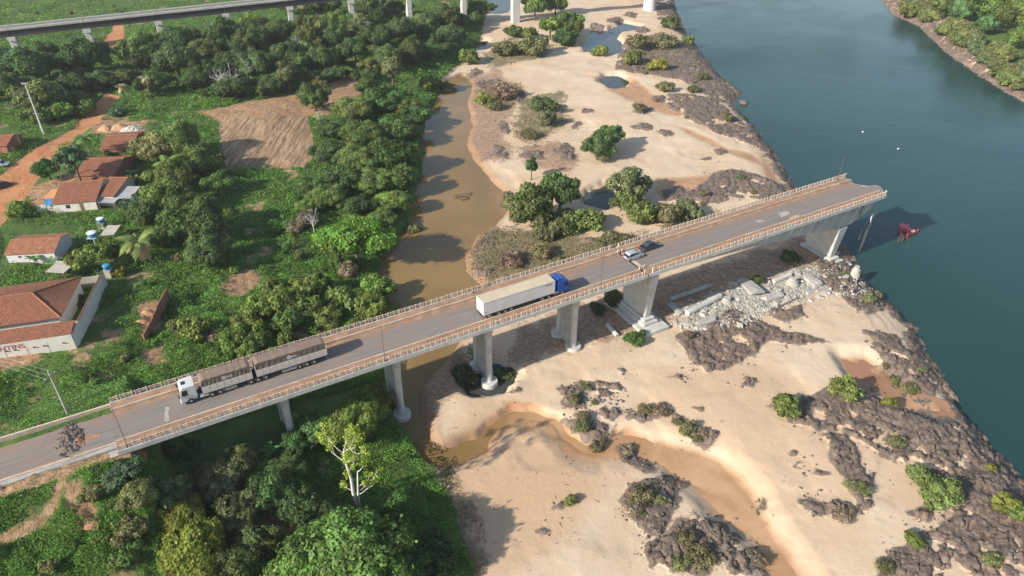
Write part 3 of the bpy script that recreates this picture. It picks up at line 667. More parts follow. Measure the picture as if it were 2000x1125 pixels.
def pier_wall(s, zt, zb, w0, w1, ya, yb, steps):
    p = link('pier', None, bridge, (s, 0, 0))
    mb = MB(); mb.hexa([(-w0, ya+.9, zb), (w0, ya+.9, zb), (w0, yb-.9, zb), (-w0, yb-.9, zb)], [(-w1, ya, zt), (w1, ya, zt), (w1, yb, zt), (-w1, yb, zt)]); mb.build('shaft', 'concrete_pale', p, bevel=.25)
    z = zb
    for k_, (hx, y0, y1, dh) in enumerate(steps):
        mb = MB(); mb.box(-hx, hx, y0, y1, z-dh, z); mb.build('footing', 'concrete_pale', p, bevel=.06); z -= dh
    return p
pier_wall(93.2, -1.52, -11.6, .75, 1.05, .9, 9.9, [(1.25, 1.1, 9.8, .6), (1.75, .5, 10.4, .6), (3.0, -1.6, 12, 1.9)])
pier_wall(147.6, -5.78, -13.8, .9, 1.45, .9, 9.9, [(1.5, 1.0, 9.9, .7), (2.3, .2, 10.6, .7), (3.6, -1.4, 12, 2.2)])
# abutment
mb = MB(); mb.box(-1.5, .55, -.02, 10.92, -4., -.385); mb.build('abutment', 'concrete', bridge)
# reinforcing bars and ropes hanging from the break
for k_, (x, y, z, dx, L) in enumerate([(157.5, .8, -.4, -.6, 13), (157.8, 1.6, -.5, -.2, 15), (159, 2.4, -.4, .3, 16), (156.6, 1.5, -2.5, -.8, 9), (160.5, 3.4, -.4, .5, 12), (157.2, 9.5, -.4, .2, 8)]):
    mb = MB(); mb.tube([(x, y, z), (x+dx*.4+.3, y, z-L*.35), (x+dx*.9, y+.2, z-L*.7), (x+dx, y+.3, z-L)], .028, 4); mb.build('reinforcing_bar', 'rope', bridge)
mb = MB(); mb.tube([(156.8, .9, -4.6), (156.5, .8, -5.6), (156.6, .7, -6.6)], [.10, .16, .06], 6); mb.build('torn_sheet', 'cloth_white', bridge)
# pale repairs on the asphalt
for pts, nm in (([(129.8, 4.3), (132.6, 4.4), (133.2, 5.9), (130.6, 6.1)], 'patch_pale'), ([(123.6, 4.9), (125.5, 5.0), (125.3, 5.7), (123.9, 5.8)], 'patch_pale'), ([(130.8, 2.5), (134.0, 2.5), (133.6, 3.5), (131.2, 3.3)], 'kerb'), ([(158.2, 5.4), (159.0, 5.2), (158.6, 6.3), (157.6, 6.4)], 'patch_pale'),
                ([(6.4, 3.2), (7.0, 3.1), (7.1, 4.6), (7.5, 6.2), (6.9, 6.4), (6.6, 5.0)], 'patch_pale'), ([(-4.2, 4.5), (-1.9, 4.6), (-1.6, 5.2), (-3.2, 5.6), (-4.6, 5.2)], 'soil_red')):
    mb = MB(); q = []
    for i in range(len(pts)):
        a = np.array(pts[i]); b_ = np.array(pts[(i+1) % len(pts)])
        for t in np.linspace(0, 1, 5)[:-1]: q.append(tuple(a+(b_-a)*t+rng.normal(0, .05, 2)))
    asphalt_poly(mb, q, .021, .034); mb.build('repair_patch', nm, bridge)

# the approach road on its embankment
road = link('road', None, None, (N0[0], N0[1], ZD), BR); tag(road, kind='structure')
mb = MB(); mb.box(-140, 0, 2.3, 8.9, -.6, .015); mb.build('asphalt', 'asphalt', road)
mb = MB(); mb.box(-140, 0, 1.98, 2.30, -.6, .10); mb.build('kerb', 'kerb', road)
mb = MB(); mb.box(-140, 0, 10.7, 10.95, -.6, .25); mb.build('kerb', 'rail_paint', road)
mb = MB(); mb.box(-140, 0, 1.2, 1.975, -.6, -.02); mb.build('gutter', 'concrete', road)

# lamp posts
def lamp_post(s, o, h, z0, label):
    x, y = WXY(s, o); t = thing('lamp_post', label, 'lamp post', (x, y, ZD+z0), BR, 'thin lamp posts on the bridge')
    mb = MB(); mb.tube([(0, 0, 0), (0, 0, h*.6), (0, 0, h)], [.055, .045, .035], 6); mb.build('pole', 'pole_dark', t)
    mb = MB(); mb.box(-.16, .16, -.16, .16, -.02, .18); mb.build('base_plate', 'pole_dark', t)
lamp_post(1.3, .55, 7, .22, 'thin dark lamp post at the left end of the near railing')
lamp_post(38.5, .5, 7, .22, 'thin dark lamp post on the near walkway behind the covered truck')
lamp_post(79.9, .5, 6.6, .22, 'thin dark lamp post on the near walkway ahead of the blue truck')
lamp_post(124.3, .5, 6.6, .22, 'thin dark lamp post on the near walkway beside the pale asphalt patches')
lamp_post(59.0, 10.3, 6, .52, 'thin dark lamp post on the far walkway above the brown stream')
lamp_post(154.5, 10.3, 6, .52, 'thin dark lamp post on the far walkway near the broken end')
lamp_post(-13.5, .8, 7, -.2, 'thin dark lamp post beside the approach road at the left picture edge')

# mound of dark soil that closes the road
x, y = P(140, 862, ZD); s0, o0 = SO(float(x), float(y))
mound = thing('soil_mound', 'dark heap of broken soil and asphalt blocking the road at the left', 'mound', (float(x), float(y), ZD), BR)
def heap(rx, ry, h, n_, seed, ry2=None, lump=.35):
    mb = MB(); g = np.linspace(-1, 1, n_); X, Y = np.meshgrid(g, g, indexing='ij'); r = np.hypot(X, Y)
    prof = np.clip(1-r*(.8+.45*fbm(X*3, Y*3, 1., seed)), 0, 1)**.8
    f1, f2, hid = worley(X*rx, Y*ry, .55, seed)
    Z = h*prof*(1-lump*.5)+lump*h*hid*prof**.5*(1-f1)-.05
    mb.add([(X[i, j]*rx, Y[i, j]*ry, Z[i, j]) for i in range(n_) for j in range(n_)], [(i*n_+j, (i+1)*n_+j, (i+1)*n_+j+1, i*n_+j+1) for i in range(n_-1) for j in range(n_-1)]); return mb
heap(1.7, 3.3, .7, 44, 3, lump=.8).build('soil', 'soil_dark', mound, (-.2, .4, 0))
heap(.75, 1.5, .38, 18, 5).build('red_soil', 'soil_red', mound, (.75, -.2, .12))
blk = [MB().add([(rng.normal(0, .05)+a*.3, rng.normal(0, .05)+b_*.24, rng.normal(0, .05)+c_*.2) for c_ in (0, 1) for a, b_ in ((-1, -1), (1, -1), (1, 1), (-1, 1))], [(0, 3, 2, 1), (4, 5, 6, 7), (0, 1, 5, 4), (1, 2, 6, 5), (2, 3, 7, 6), (3, 0, 4, 7)]).mesh('clod', 'soil_dark') for _ in range(4)]
for k_ in range(60):
    a = rng.uniform(0, 6.28); r = rng.uniform(.3, 1.1)
    o = link('clod', blk[k_ % 4], mound, (-.2+1.7*r*math.cos(a), .4+3.6*r*math.sin(a)*.95, max(0.02, .55*(1-r)))); sc = rng.uniform(.25, .75); o.scale = (sc,)*3; o.rotation_euler = tuple(rng.uniform(-.6, .6, 3)+[0, 0, 3*rng.random()])

# ------------------------------------------------------------------ vehicles (x forward, y left, z up, origin under the rear)
def wheel_meshes(r, w):
    mb = MB(); n_ = 20
    mb.loft([[(rr*math.cos(2*math.pi*j/n_), yy, rr*math.sin(2*math.pi*j/n_)) for j in range(n_)] for yy, rr in ((-w/2, r*.6), (-w/2, r*.93), (-w*.4, r), (w*.4, r), (w/2, r*.93), (w/2, r*.6))]); t = mb.mesh('wheel', 'tyre', True)
    mb = MB(); mb.loft([[(rr*math.cos(2*math.pi*j/n_), yy, rr*math.sin(2*math.pi*j/n_)) for j in range(n_)] for yy, rr in ((-w*.51, r*.28), (-w*.46, r*.6), (w*.46, r*.6), (w*.51, r*.28))]); k = mb.mesh('rim', 'rim', False)
    return t, k
TW = wheel_meshes(.52, .30); CW = wheel_meshes(.31, .2)
def wheel(parent, x, y, r, ms):
    o = link('wheel', ms[0], parent, (x, y, r)); link('rim', ms[1], o); return o
def cab(parent, x0, x1, w, h, m, roofm=None):
    """cab-over tractor cab between x0 (rear) and x1 (front)"""
    prof = [(x0, .75), (x1-.06, .55), (x1, .9), (x1-.02, 1.75), (x1-.22, h-.35), (x1-.55, h), (x0, h+.05)]
    mb = MB(); mb.prism(prof, -w/2, w/2); body = mb.build('cab', m, parent, bevel=.08)
    mb = MB(); mb.hexa([(x1+.0, -w/2+.12, 1.72), (x1+.025, -w/2+.12, 1.72), (x1+.025, w/2-.12, 1.72), (x1, w/2-.12, 1.72)], [(x1-.19, -w/2+.15, h-.42), (x1-.165, -w/2+.15, h-.42), (x1-.165, w/2-.15, h-.42), (x1-.19, w/2-.15, h-.42)]); mb.build('windscreen', 'dark_glass', body)
    for sgn in (-1, 1):
        mb = MB(); y = sgn*w/2
        mb.add([(x1-.3, y+sgn*.012, 1.75), (x1-1.15, y+sgn*.012, 1.75), (x1-1.15, y+sgn*.012, h-.45), (x1-.48, y+sgn*.012, h-.45), (x1-.3, y-sgn*.02, 1.75), (x1-1.15, y-sgn*.02, 1.75), (x1-1.15, y-sgn*.02, h-.45), (x1-.48, y-sgn*.02, h-.45)], [(0, 1, 2, 3), (7, 6, 5, 4), (0, 4, 5, 1), (1, 5, 6, 2), (2, 6, 7, 3), (3, 7, 4, 0)]); mb.build('side_window', 'dark_glass', body)
        mb = MB(); mb.box(x1-.05, x1+.12, sgn*(w/2+.16)-.09, sgn*(w/2+.16)+.09, 1.7, 2.35); mb.build('mirror', 'black_plastic', body)
        mb = MB(); mb.box(x1-.05, x1+.03, sgn*(w/2-.36)-.2, sgn*(w/2-.36)+.2, .72, .95); mb.build('headlight', 'tank_white', body)
        mb = MB(); mb.box(x1-1.1, x1-.5, sgn*(w/2+.0)-.06, sgn*(w/2+.0)+.06, .35, .6); mb.build('step', 'black_plastic', body)
    mb = MB(); mb.box(x1-1.15, x1-.6, -.35, .35, h-.02, h+.075); mb.build('roof_hatch', 'black_plastic', body)
    mb = MB(); mb.box(x1-.12, x1+.09, -w/2+.04, w/2-.04, .35, .72); mb.build('bumper', m, body, bevel=.05)
    mb = MB(); mb.box(x1-.03, x1+.035, -w/2+.3, w/2-.3, .95, 1.45); mb.build('grille', 'black_plastic', body)
    return body
def emblem(parent, x, y, z, sgn, tilt):
    mb = MB(); n_ = 20; r1, r2 = .30, .17
    def ring(r, d): return [(x+r*math.cos(2*math.pi*j/n_), y+sgn*(d-tilt*r*math.sin(2*math.pi*j/n_)), z+r*math.sin(2*math.pi*j/n_)) for j in range(n_)]
    a, b_ = ring(r1, .05), ring(r2, .05)
    mb.add(a+b_, [(j, (j+1) % n_, n_+(j+1) % n_, n_+j) for j in range(n_)])
    mb.add(ring(.08, .05), [tuple(range(n_))])
    for k_ in range(5):
        xx = x-sgn*(.42+k_*.17)*(-1 if sgn > 0 else 1)*-1
        for zz in (.03, -.15):
            mb.add([(xx-.06, y+sgn*(.05-tilt*zz), z+zz), (xx+.06, y+sgn*(.05-tilt*zz), z+zz), (xx+.06, y+sgn*(.05-tilt*(zz+.11)), z+zz+.11), (xx-.06, y+sgn*(.05-tilt*(zz+.11)), z+zz+.11)], [(0, 1, 2, 3)])
    mb.build('emblem', 'cloth_white', parent)
def tarp_trailer(truck, x0, x1, w, zb, seed):
    t = MB(); t.box(x0, x1, -w/2+.02, w/2-.02, zb-.12, zb+.10); tr = t.build('trailer', 'chassis', truck)
    n_ = max(3, round((x1-x0)/1.02)); bw = (x1-x0)/n_
    mb = MB(); mb.box(.02, bw-.02, -.035, .035, 0, 1.12)
    for z in (.02, .37, .74): mb.box(.02, bw-.02, -.05, .05, z, z+.03)
    mb.box(0, .05, -.05, .05, 0, 1.16); bme = mb.mesh('side_board', 'board_white')
    for sgn in (-1, 1):
        for i in range(n_): link('side_board', bme, tr, (x0+i*bw, sgn*(w/2), zb+.11))
    for x in (x0+.03, x1-.03):
        mb = MB(); mb.box(x-.04, x+.04, -w/2+.06, w/2-.06, zb+.11, zb+1.9); mb.build('end_board', 'board_white', tr)
    ht = 3.5                                  # tarpaulin, sagging between hoops
    mb = MB(); rings = []
    for i in range(25):
        x = x0+.06+(x1-x0-.12)*i/24; sg = .022*math.sin(i*1.9+seed)+.014*math.sin(i*4.1); e = .12 if i in (0, 24) else 0
        rings.append([(x, -w/2-.02, zb+1.0), (x, -w/2+.10+.03*math.sin(i*2.3), zb+1.5+sg), (x, -w/2+.20, ht-.12+sg-e), (x, -w/4, ht+.0+sg*.6-e), (x, 0, ht+.05+sg*.4-e), (x, w/4, ht+.0+sg*.5-e), (x, w/2-.20, ht-.12+sg-e), (x, w/2-.10+.03*math.sin(i*2.9), zb+1.5+sg), (x, w/2+.02, zb+1.0)])
    n9 = 9
    for i in range(24):
        o_ = len(mb.v)
    mb.v = [p for r in rings for p in r]; mb.f = []
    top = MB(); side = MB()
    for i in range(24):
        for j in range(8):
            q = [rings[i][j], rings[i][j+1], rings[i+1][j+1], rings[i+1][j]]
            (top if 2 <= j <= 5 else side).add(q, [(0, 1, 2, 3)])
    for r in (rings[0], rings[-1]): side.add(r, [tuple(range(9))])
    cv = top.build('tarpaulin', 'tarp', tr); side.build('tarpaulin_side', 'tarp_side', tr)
    for sgn in (-1, 1): emblem(tr, (x0+x1)/2+.3, sgn*(w/2-.16), zb+1.75, sgn, .12)
    for sgn in (-1, 1):
        mb = MB()
        a, b_ = x0+(x1-x0)*.34, x0+(x1-x0)*.66
        for z in (.42, .72): mb.box(a, b_, sgn*(w/2-.05)-.03, sgn*(w/2-.05)+.03, z, z+.12)
        mb.build('side_guard', 'rim', tr)
    mb = MB(); mb.box(x0-.03, x0+.05, -w/2+.1, w/2-.1, .45, .6); mb.build('rear_bumper', 'rim', tr)
    for sgn in (-1, 1): mb = MB(); mb.box(x0-.06, x0-.02, sgn*(w/2-.3)-.2, sgn*(w/2-.3)+.2, .62, .78); mb.build('tail_lamp', 'lamp_red', tr)
    return tr
x, y = WXY(30.8, 6.5)
tk = thing('covered_truck', 'white truck pulling two trailers under brown tarpaulins', 'truck', (x, y, ZD+.02), BR+math.pi)
tarp_trailer(tk, 0, 10.85, 2.55, 1.0, 1.); tarp_trailer(tk, 11.45, 18.6, 2.55, 1.0, 4.)
cab(tk, 19.35, 21.7, 2.5, 3.15, 'truck_white')
mb = MB(); mb.box(14.4, 21.2, -.42, .42, .55, .98); mb.box(10.9, 12.4, -.3, .3, .6, .95); mb.build('chassis', 'chassis', tk)
for sgn in (-1, 1):
    mb = MB(); mb.tube([(17.4, sgn*.95, .72), (19.1, sgn*.95, .72)], .32, 12); mb.build('fuel_tank', 'truck_white', tk)
    for s_ in (28.61, 27.48, 26.36, 21.17, 20.02, 18.96, 14.49, 13.33): wheel(tk, 30.8-s_, sgn*1.15, .52, TW)
    wheel(tk, 30.8-10.39, sgn*1.13, .52, TW)
    mb = MB(); mb.box(15.6, 18.2, sgn*1.1-.16, sgn*1.1+.16, 1.04, 1.08); mb.build('mudguard', 'black_plastic', tk)

x, y = WXY(57.05, 3.75)
bt = thing('box_truck', 'blue truck cab hauling a long white box trailer', 'truck', (x, y, ZD+.02), BR)
mb = MB(); mb.box(0, 14.3, -1.27, 1.27, 1.0, 3.52); bx = mb.build('box_body', 'white_paint', bt, bevel=.03)
mb = MB(); mb.box(.05, 14.25, -1.22, 1.22, 3.521, 3.55); mb.build('box_roof', 'box_roof', bx)
for sgn in (-1, 1):
    for z in (1.02, 3.44): mb = MB(); mb.box(0, 14.3, sgn*1.285-.018, sgn*1.285+.018, z-.03, z+.05); mb.build('edge_rail', 'metal_grey', bx)
    mb = MB(); mb.box(.3, .9, sgn*1.272-.003, sgn*1.272+.003, 1.5, 1.6); 
    for k_ in range(6): mb.box(12.3+k_*.22, 12.46+k_*.22, sgn*1.274-.003, sgn*1.274+.003, 3.0, 3.14)
    mb.box(12.3, 13.6, sgn*1.274-.003, sgn*1.274+.003, 2.9, 2.94); mb.build('marking', 'dark_car', bx)
    mb = MB(); mb.box(-.015, .0, sgn*.63-.6, sgn*.63+.6, 1.1, 3.4); mb.build('rear_door', 'white_paint', bx)
    mb = MB(); mb.box(-.05, -.016, sgn*.9-.2, sgn*.9+.2, .85, .97); mb.build('tail_lamp', 'lamp_red', bt)
    mb = MB()
    for z in (.42, .72): mb.box(6.3, 10.3, sgn*1.2-.03, sgn*1.2+.03, z, z+.1)
    mb.build('side_guard', 'chassis', bt)
    for s_ in (60.03, 61.27, 62.5, 68.78, 70.1, 72.95): wheel(bt, s_-57.05, sgn*1.15, .52, TW)
    mb = MB(); mb.tube([(14.0, sgn*.95, .72), (15.2, sgn*.95, .72)], .3, 12); mb.build('fuel_tank', 'metal_grey', bt)
mb = MB(); mb.box(.3, 14, -.5, .5, .72, .995); mb.box(10.8, 16.9, -.42, .42, .5, .9); mb.box(-.02, .1, -1.15, 1.15, .45, .6); mb.build('chassis', 'chassis', bt)
cab(bt, 14.95, 17.4, 2.5, 3.05, 'blue_paint')
mb = MB(); mb.prism([(14.95, 3.08), (16.7, 3.06), (15.6, 3.5), (14.97, 3.55)], -1.0, 1.0); mb.build('roof_fairing', 'blue_paint', bt, bevel=.06)

def car(name, label, cat, s_, o_, paint, L=4.0, W=1.72, H=1.48, hatch=True, rz=0.):
    x, y = WXY(s_, o_); t = thing(name, label, cat, (x, y, ZD+.02), BR+rz)
    if hatch: top = [(.12, .82), (.42, 1.18), (.75, H-.05), (1.5, H), (2.3, H-.04), (2.95, 1.0)]
    else: top = [(.1, .9), (.8, .98), (1.35, H-.04), (2.0, H), (2.6, H-.05), (3.25, 1.0)]
    hood = [(L-.25, .78), (L-.02, .58), (L, .3), (L-.2, .22)]
    prof = [(.1, .22), (.0, .45), (.02, .7)]
    def body(half, zmax):
        pass
    mb = MB(); rings = []
    lower = [(0.06, .25), (0, .5), (.05, .82), (L*.25, .90), (L*.73, .93), (L-.55, .80), (L-.08, .66), (L, .42), (L-.08, .25)]
    for yy, ins in ((-W/2, .06), (-W/2+.05, 0), (W/2-.05, 0), (W/2, .06)):
        rings.append([(min(max(px, ins), L-ins), yy, min(pz, pz-ins*.3)) for px, pz in lower])
    mb.loft(rings); bd = mb.build('body', paint, t, bevel=.05)
    roofp = top
    mb = MB(); k = roofp
    g0 = (k[0][0]+.02, .86); g1 = (k[-1][0]+.12, .9)
    cab_ = [g0]+k[1:-1]+[g1]
    hw = [W/2-.04]+[W/2-.16]*(len(cab_)-2)+[W/2-.06]
    n_ = len(cab_)
    gl = MB(); gl.add([(px, -w_, pz) for (px, pz), w_ in zip(cab_, hw)]+[(px, w_, pz) for (px, pz), w_ in zip(cab_, hw)], [tuple(range(n_)), tuple(range(2*n_-1, n_-1, -1))]+[(i, n_+i, n_+i+1, i+1) for i in range(n_-1)]); gh = gl.build('glasshouse', 'dark_glass', t)
    rp = [p for p in cab_[1:-1]]
    mb = MB(); mb.loft([[(px, -(W/2-.17), pz+.012), (px, W/2-.17, pz+.012), (px, W/2-.17, pz+.05), (px, -(W/2-.17), pz+.05)] for px, pz in rp]); mb.build('roof', paint, t)
    for sgn in (-1, 1):
        for xx in (cab_[1][0], 1.75, cab_[-2][0]):
            mb = MB(); zz = H-.03; mb.hexa([(xx-.05, sgn*(W/2-.05)-.02, .86), (xx+.05, sgn*(W/2-.05)-.02, .86), (xx+.05, sgn*(W/2-.05)+.01, .86), (xx-.05, sgn*(W/2-.05)+.01, .86)], [(xx-.04, sgn*(W/2-.16)-.02, zz-.05), (xx+.04, sgn*(W/2-.16)-.02, zz-.05), (xx+.04, sgn*(W/2-.16)+.02, zz-.05), (xx-.04, sgn*(W/2-.16)+.02, zz-.05)]); mb.build('pillar', paint, t)
        mb = MB(); mb.box(2.75, 2.92, sgn*(W/2+.08)-.08, sgn*(W/2+.08)+.08, .92, 1.06); mb.build('mirror', paint, t)
        mb = MB(); mb.box(L-.16, L-.015, sgn*(W/2-.28)-.18, sgn*(W/2-.28)+.18, .55, .68); mb.build('headlight', 'tank_white', t)
        mb = MB(); mb.box(-.015, .1, sgn*(W/2-.18)-.13, sgn*(W/2-.18)+.13, .58, .84); mb.build('tail_lamp', 'lamp_red', t)
        for xx in (.72, L-.75): wheel(t, xx, sgn*(W/2-.09), .31, CW)
    mb = MB(); mb.box(-.03, .12, -W/2+.12, W/2-.12, .25, .45); mb.build('bumper', 'black_plastic', t)
    return t
car('parked_car', 'silver hatchback stopped on the bridge beside the expansion joint', 'car', 89.9, 6.5, 'silver')
car('parked_car', 'dark sedan stopped by the far kerb ahead of the silver hatchback', 'car', 94.8, 7.75, 'dark_car', L=4.3, hatch=False, rz=R(2))

# ------------------------------------------------------------------ railway viaduct in the background
RA = np.array([72.925, 392.54]); RE = np.array([-.92777, -.37314])     # first pier by the river, direction away from it
via = thing('railway_viaduct', 'long railway viaduct on pale piers crossing behind the trees', 'bridge', (RA[0], RA[1], 0), math.atan2(RE[1], RE[0]))
def vseg(k0, k1): return 75.9+26.7*k0, 75.9+26.7*k1
xs = [-150, -75, 0, 75.9]+[75.9+26.5*k for k in range(1, 13)]
def zt(x): return 19.75+.026*(290.6-x)-20.9               # the line climbs towards the river
def vbox(nm, m_, a, b_, y0, y1, z0, z1):
    mb = MB(); q = [(a, y0), (b_, y0), (b_, y1), (a, y1)]; mb.hexa([(x_, y_, z0+zt(x_)) for x_, y_ in q], [(x_, y_, z1+zt(x_)) for x_, y_ in q]); return mb.build(nm, m_, via)
for i in range(len(xs)-1):
    a, b_ = xs[i]+.08, xs[i+1]-.08
    vbox('deck', 'concrete', a, b_, -5.2, .4, 20.4, 20.9)
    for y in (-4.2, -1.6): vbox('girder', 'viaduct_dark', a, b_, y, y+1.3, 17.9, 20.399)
    vbox('parapet', 'concrete_pale', a, b_, .15, .42, 20.901, 21.4); vbox('parapet', 'concrete_pale', a, b_, -5.22, -4.95, 20.901, 21.4)
    vbox('ballast', 'ballast', a, b_, -4.2, -.6, 20.901, 21.2)
    for y in (-3.2, -1.6): vbox('rail', 'rail_steel', a, b_, y-.06, y+.06, 21.201, 21.36)
    mb = MB(); n_ = int((b_-a)/1.5)
    for j in range(n_): xx = a+(j+.5)*(b_-a)/n_; mb.box(xx-.04, xx+.04, .24, .32, 21.35+zt(xx), 22.35+zt(xx))
    for z in (21.9, 22.3): q = [(a, .26), (b_, .26), (b_, .30), (a, .30)]; mb.hexa([(x_, y_, z+zt(x_)) for x_, y_ in q], [(x_, y_, z+.05+zt(x_)) for x_, y_ in q])
    mb.build('handrail', 'metal_grey', via)
for i, x in enumerate(xs[1:-1], 1):
    if x < 70 and x != -75:
        mb = MB(); n_ = 16; mb.loft([[(x+rx*math.cos(2*math.pi*j/n_), -2.4+ry*math.sin(2*math.pi*j/n_), z) for j in range(n_)] for z, rx, ry in ((-3, 4.2, 4.8), (2.2, 4.0, 4.6), (2.6, 3.2, 3.8), (12, 2.7, 3.3), (17.89+zt(x), 2.8, 3.4))]); mb.build('pier', 'concrete_pale', via)
    elif x > 70:
        w = 1.9 if i == 3 else 1.15
        g = 0
        p = link('pier', None, via, (x, -2.4, 0))
        mb = MB(); mb.box(-w, w, -1.6, 1.6, -1, 16.4+zt(x)); mb.build('shaft', 'concrete_pale', p, bevel=.15)
        mb = MB(); mb.box(-w-.25, w+.25, -2.6, 2.6, 16.4+zt(x), 17.85+zt(x)); mb.build('pier_cap', 'concrete_pale', p)
# ------------------------------------------------------------------ vegetation prototypes
def leaf_cloud(name, pts, nrm, size, tint, r_, m='leaves', asp=1.35):
    n_ = len(pts); nrm = nrm/np.linalg.norm(nrm, axis=1, keepdims=True)
    a = r_.normal(size=(n_, 3)); a -= nrm*np.sum(a*nrm, 1, keepdims=True); a /= np.linalg.norm(a, axis=1, keepdims=True); b_ = np.cross(nrm, a)
    s = size[:, None]
    V = np.stack([pts-a*s*asp, pts-b_*s*.75+nrm*s*.12, pts+a*s*asp, pts+b_*s*.75+nrm*s*.12], 1).reshape(-1, 3)
    Fc = np.arange(n_*4).reshape(-1, 4)
    me = np_mesh(name, V, Fc, m, False)
    at = me.attributes.new('tint', 'FLOAT', 'POINT'); at.data.foreach_set('value', np.repeat(np.clip(tint, 0, 1), 4).astype(np.float32)); return me
def crown_mesh(name, rx, rz, nl, nleaf, leaf, seed, flat=1., lob=.36, up=.3, out=.10):
    r_ = np.random.default_rng(seed)
    d = r_.normal(size=(nl, 3)); d[:, 2] = np.abs(d[:, 2])*1.15-.62; d /= np.linalg.norm(d, axis=1, keepdims=True)
    rad = r_.uniform(.25, .78, (nl, 1))**.7
    C = d*rad*np.array([rx*.8, rx*.8, rz*.8])*r_.uniform(.8, 1.15, (nl, 1)); C[0] = 0
    C[:, :2] += r_.normal(0, rx*.07, (nl, 2))
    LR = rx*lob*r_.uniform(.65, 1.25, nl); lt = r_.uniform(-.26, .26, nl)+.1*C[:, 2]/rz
    k = r_.choice(nl, nleaf*3, p=LR**2/np.sum(LR**2))
    q = r_.normal(size=(len(k), 3)); q[:, 2] += up; q /= np.linalg.norm(q, axis=1, keepdims=True)
    rr = LR[k]*r_.uniform(.45, 1.1, len(k))**.6*(1+.25*np.sin(q[:, 0]*7+k)*np.cos(q[:, 1]*6+k*2))*np.where(r_.random(len(k)) < out, r_.uniform(1.05, 1.5, len(k)), 1.)
    p = C[k]+q*rr[:, None]*np.array([1, 1, flat])
    keep = np.ones(len(k), bool)
    for j in range(nl):
        dj = (p-C[j])/np.array([1, 1, flat]); keep &= ~((np.linalg.norm(dj, axis=1) < LR[j]*.72) & (k != j))
    keep &= p[:, 2] > -rz*.95
    fq = 5.2/rx; ph = seed*1.3; keep &= np.sin(p[:, 0]*fq+ph)*np.sin(p[:, 1]*fq*1.1+ph*2)*np.sin(p[:, 2]*fq*1.3+ph*3)+.5*np.sin(p[:, 0]*fq*2.3+p[:, 1]*fq*1.7+ph) > r_.uniform(-1.1, -.35, len(k))      # gaps in the crown
    i = np.where(keep)[0][:nleaf]
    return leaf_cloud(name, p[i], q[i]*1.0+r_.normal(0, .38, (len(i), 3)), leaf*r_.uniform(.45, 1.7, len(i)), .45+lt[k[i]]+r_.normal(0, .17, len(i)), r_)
def trunk_mesh(name, h, r0, seed, limbs=5, m='bark', spread=1.6, top=.75):
    r_ = np.random.default_rng(seed); mb = MB(); b0 = r_.normal(0, .12, 2)*h*.3
    f = Vector((b0[0], b0[1], h)); mb.tube([(0, 0, -.6), (b0[0]*.15, b0[1]*.2, h*.3), (b0[0]*.6, b0[1]*.5, h*.7), f], [r0*1.3, r0, r0*.8, r0*.6], 7)
    for k in range(limbs):
        a = 6.28*k/limbs+r_.uniform(-.4, .4); L = spread*r_.uniform(.7, 1.2); z0 = h*r_.uniform(.6, .98); s = Vector((b0[0]*.7, b0[1]*.7, z0))
        e = s+Vector((math.cos(a)*L, math.sin(a)*L, L*top)); mid = (s+e)/2+Vector((0, 0, -.12*L)); mb.tube([s, mid, e], [r0*.5, r0*.36, r0*.16], 5)
    return mb.mesh(name, m, True)
KIND = {}
def kind(key, rx, rz, hc, crown, trunk, col): KIND[key] = (rx, rz, hc, crown, trunk, col)
# crowns are centred at height hc above the foot, for a crown radius rx
kind('broad', 4, 3.0, 3.5, [crown_mesh('crown', 4, 3.0, 44, 12000, .135, s, .85, l_) for s, l_ in ((1, .27), (2, .22), (3, .31), (21, .25), (22, .20))], [trunk_mesh('trunk', 3.2, .24, s) for s in (1, 2)], (.062, .112, .022))
kind('dense', 4, 3.4, 3.5, [crown_mesh('crown', 4, 3.4, 54, 13500, .13, s, .95, .24) for s in (4, 5, 23)], [trunk_mesh('trunk', 2.8, .3, 3)], (.040, .088, .020))
kind('giant', 6, 4.0, 4.4, [crown_mesh('crown', 6, 4.0, 95, 30000, .125, s, .9, .19) for s in (16, 17)], [trunk_mesh('trunk', 3.6, .4, 13, 7, spread=3.)], (.062, .112, .022))
kind('tall', 3, 3.6, 5.2, [crown_mesh('crown', 3, 3.6, 30, 7500, .125, s, .8, l_) for s, l_ in ((6, .3), (7, .25), (24, .22))], [trunk_mesh('trunk', 4.9, .2, s, 6, spread=1.9, top=1.1) for s in (4, 5)], (.066, .118, .025))
kind('layer', 4.5, 2.0, 4.2, [crown_mesh('crown', 4.5, 1.9, 46, 11500, .125, s, .40, .25, .8) for s in (8, 9)], [trunk_mesh('trunk', 2.9, .24, 6, 7, spread=2.6, top=.45)], (.085, .150, .022))
kind('bush', 2, 1.35, 1.0, [crown_mesh('crown', 2, 1.35, 40, 4600, .095, s, .85, .24, .3, .2) for s in (10, 11, 12, 25, 26)], [trunk_mesh('stem', .7, .08, 8, 4, spread=.8)], (.068, .128, .026))
kind('wisp', 2, 1.1, .8, [crown_mesh('crown', 2, 1.1, 30, 1900, .085, s, .8, .26, .3, .25) for s in (13, 14, 27)], [trunk_mesh('stem', .6, .06, 9, 7, spread=1.1)], (.12, .135, .055))
cnt = {}
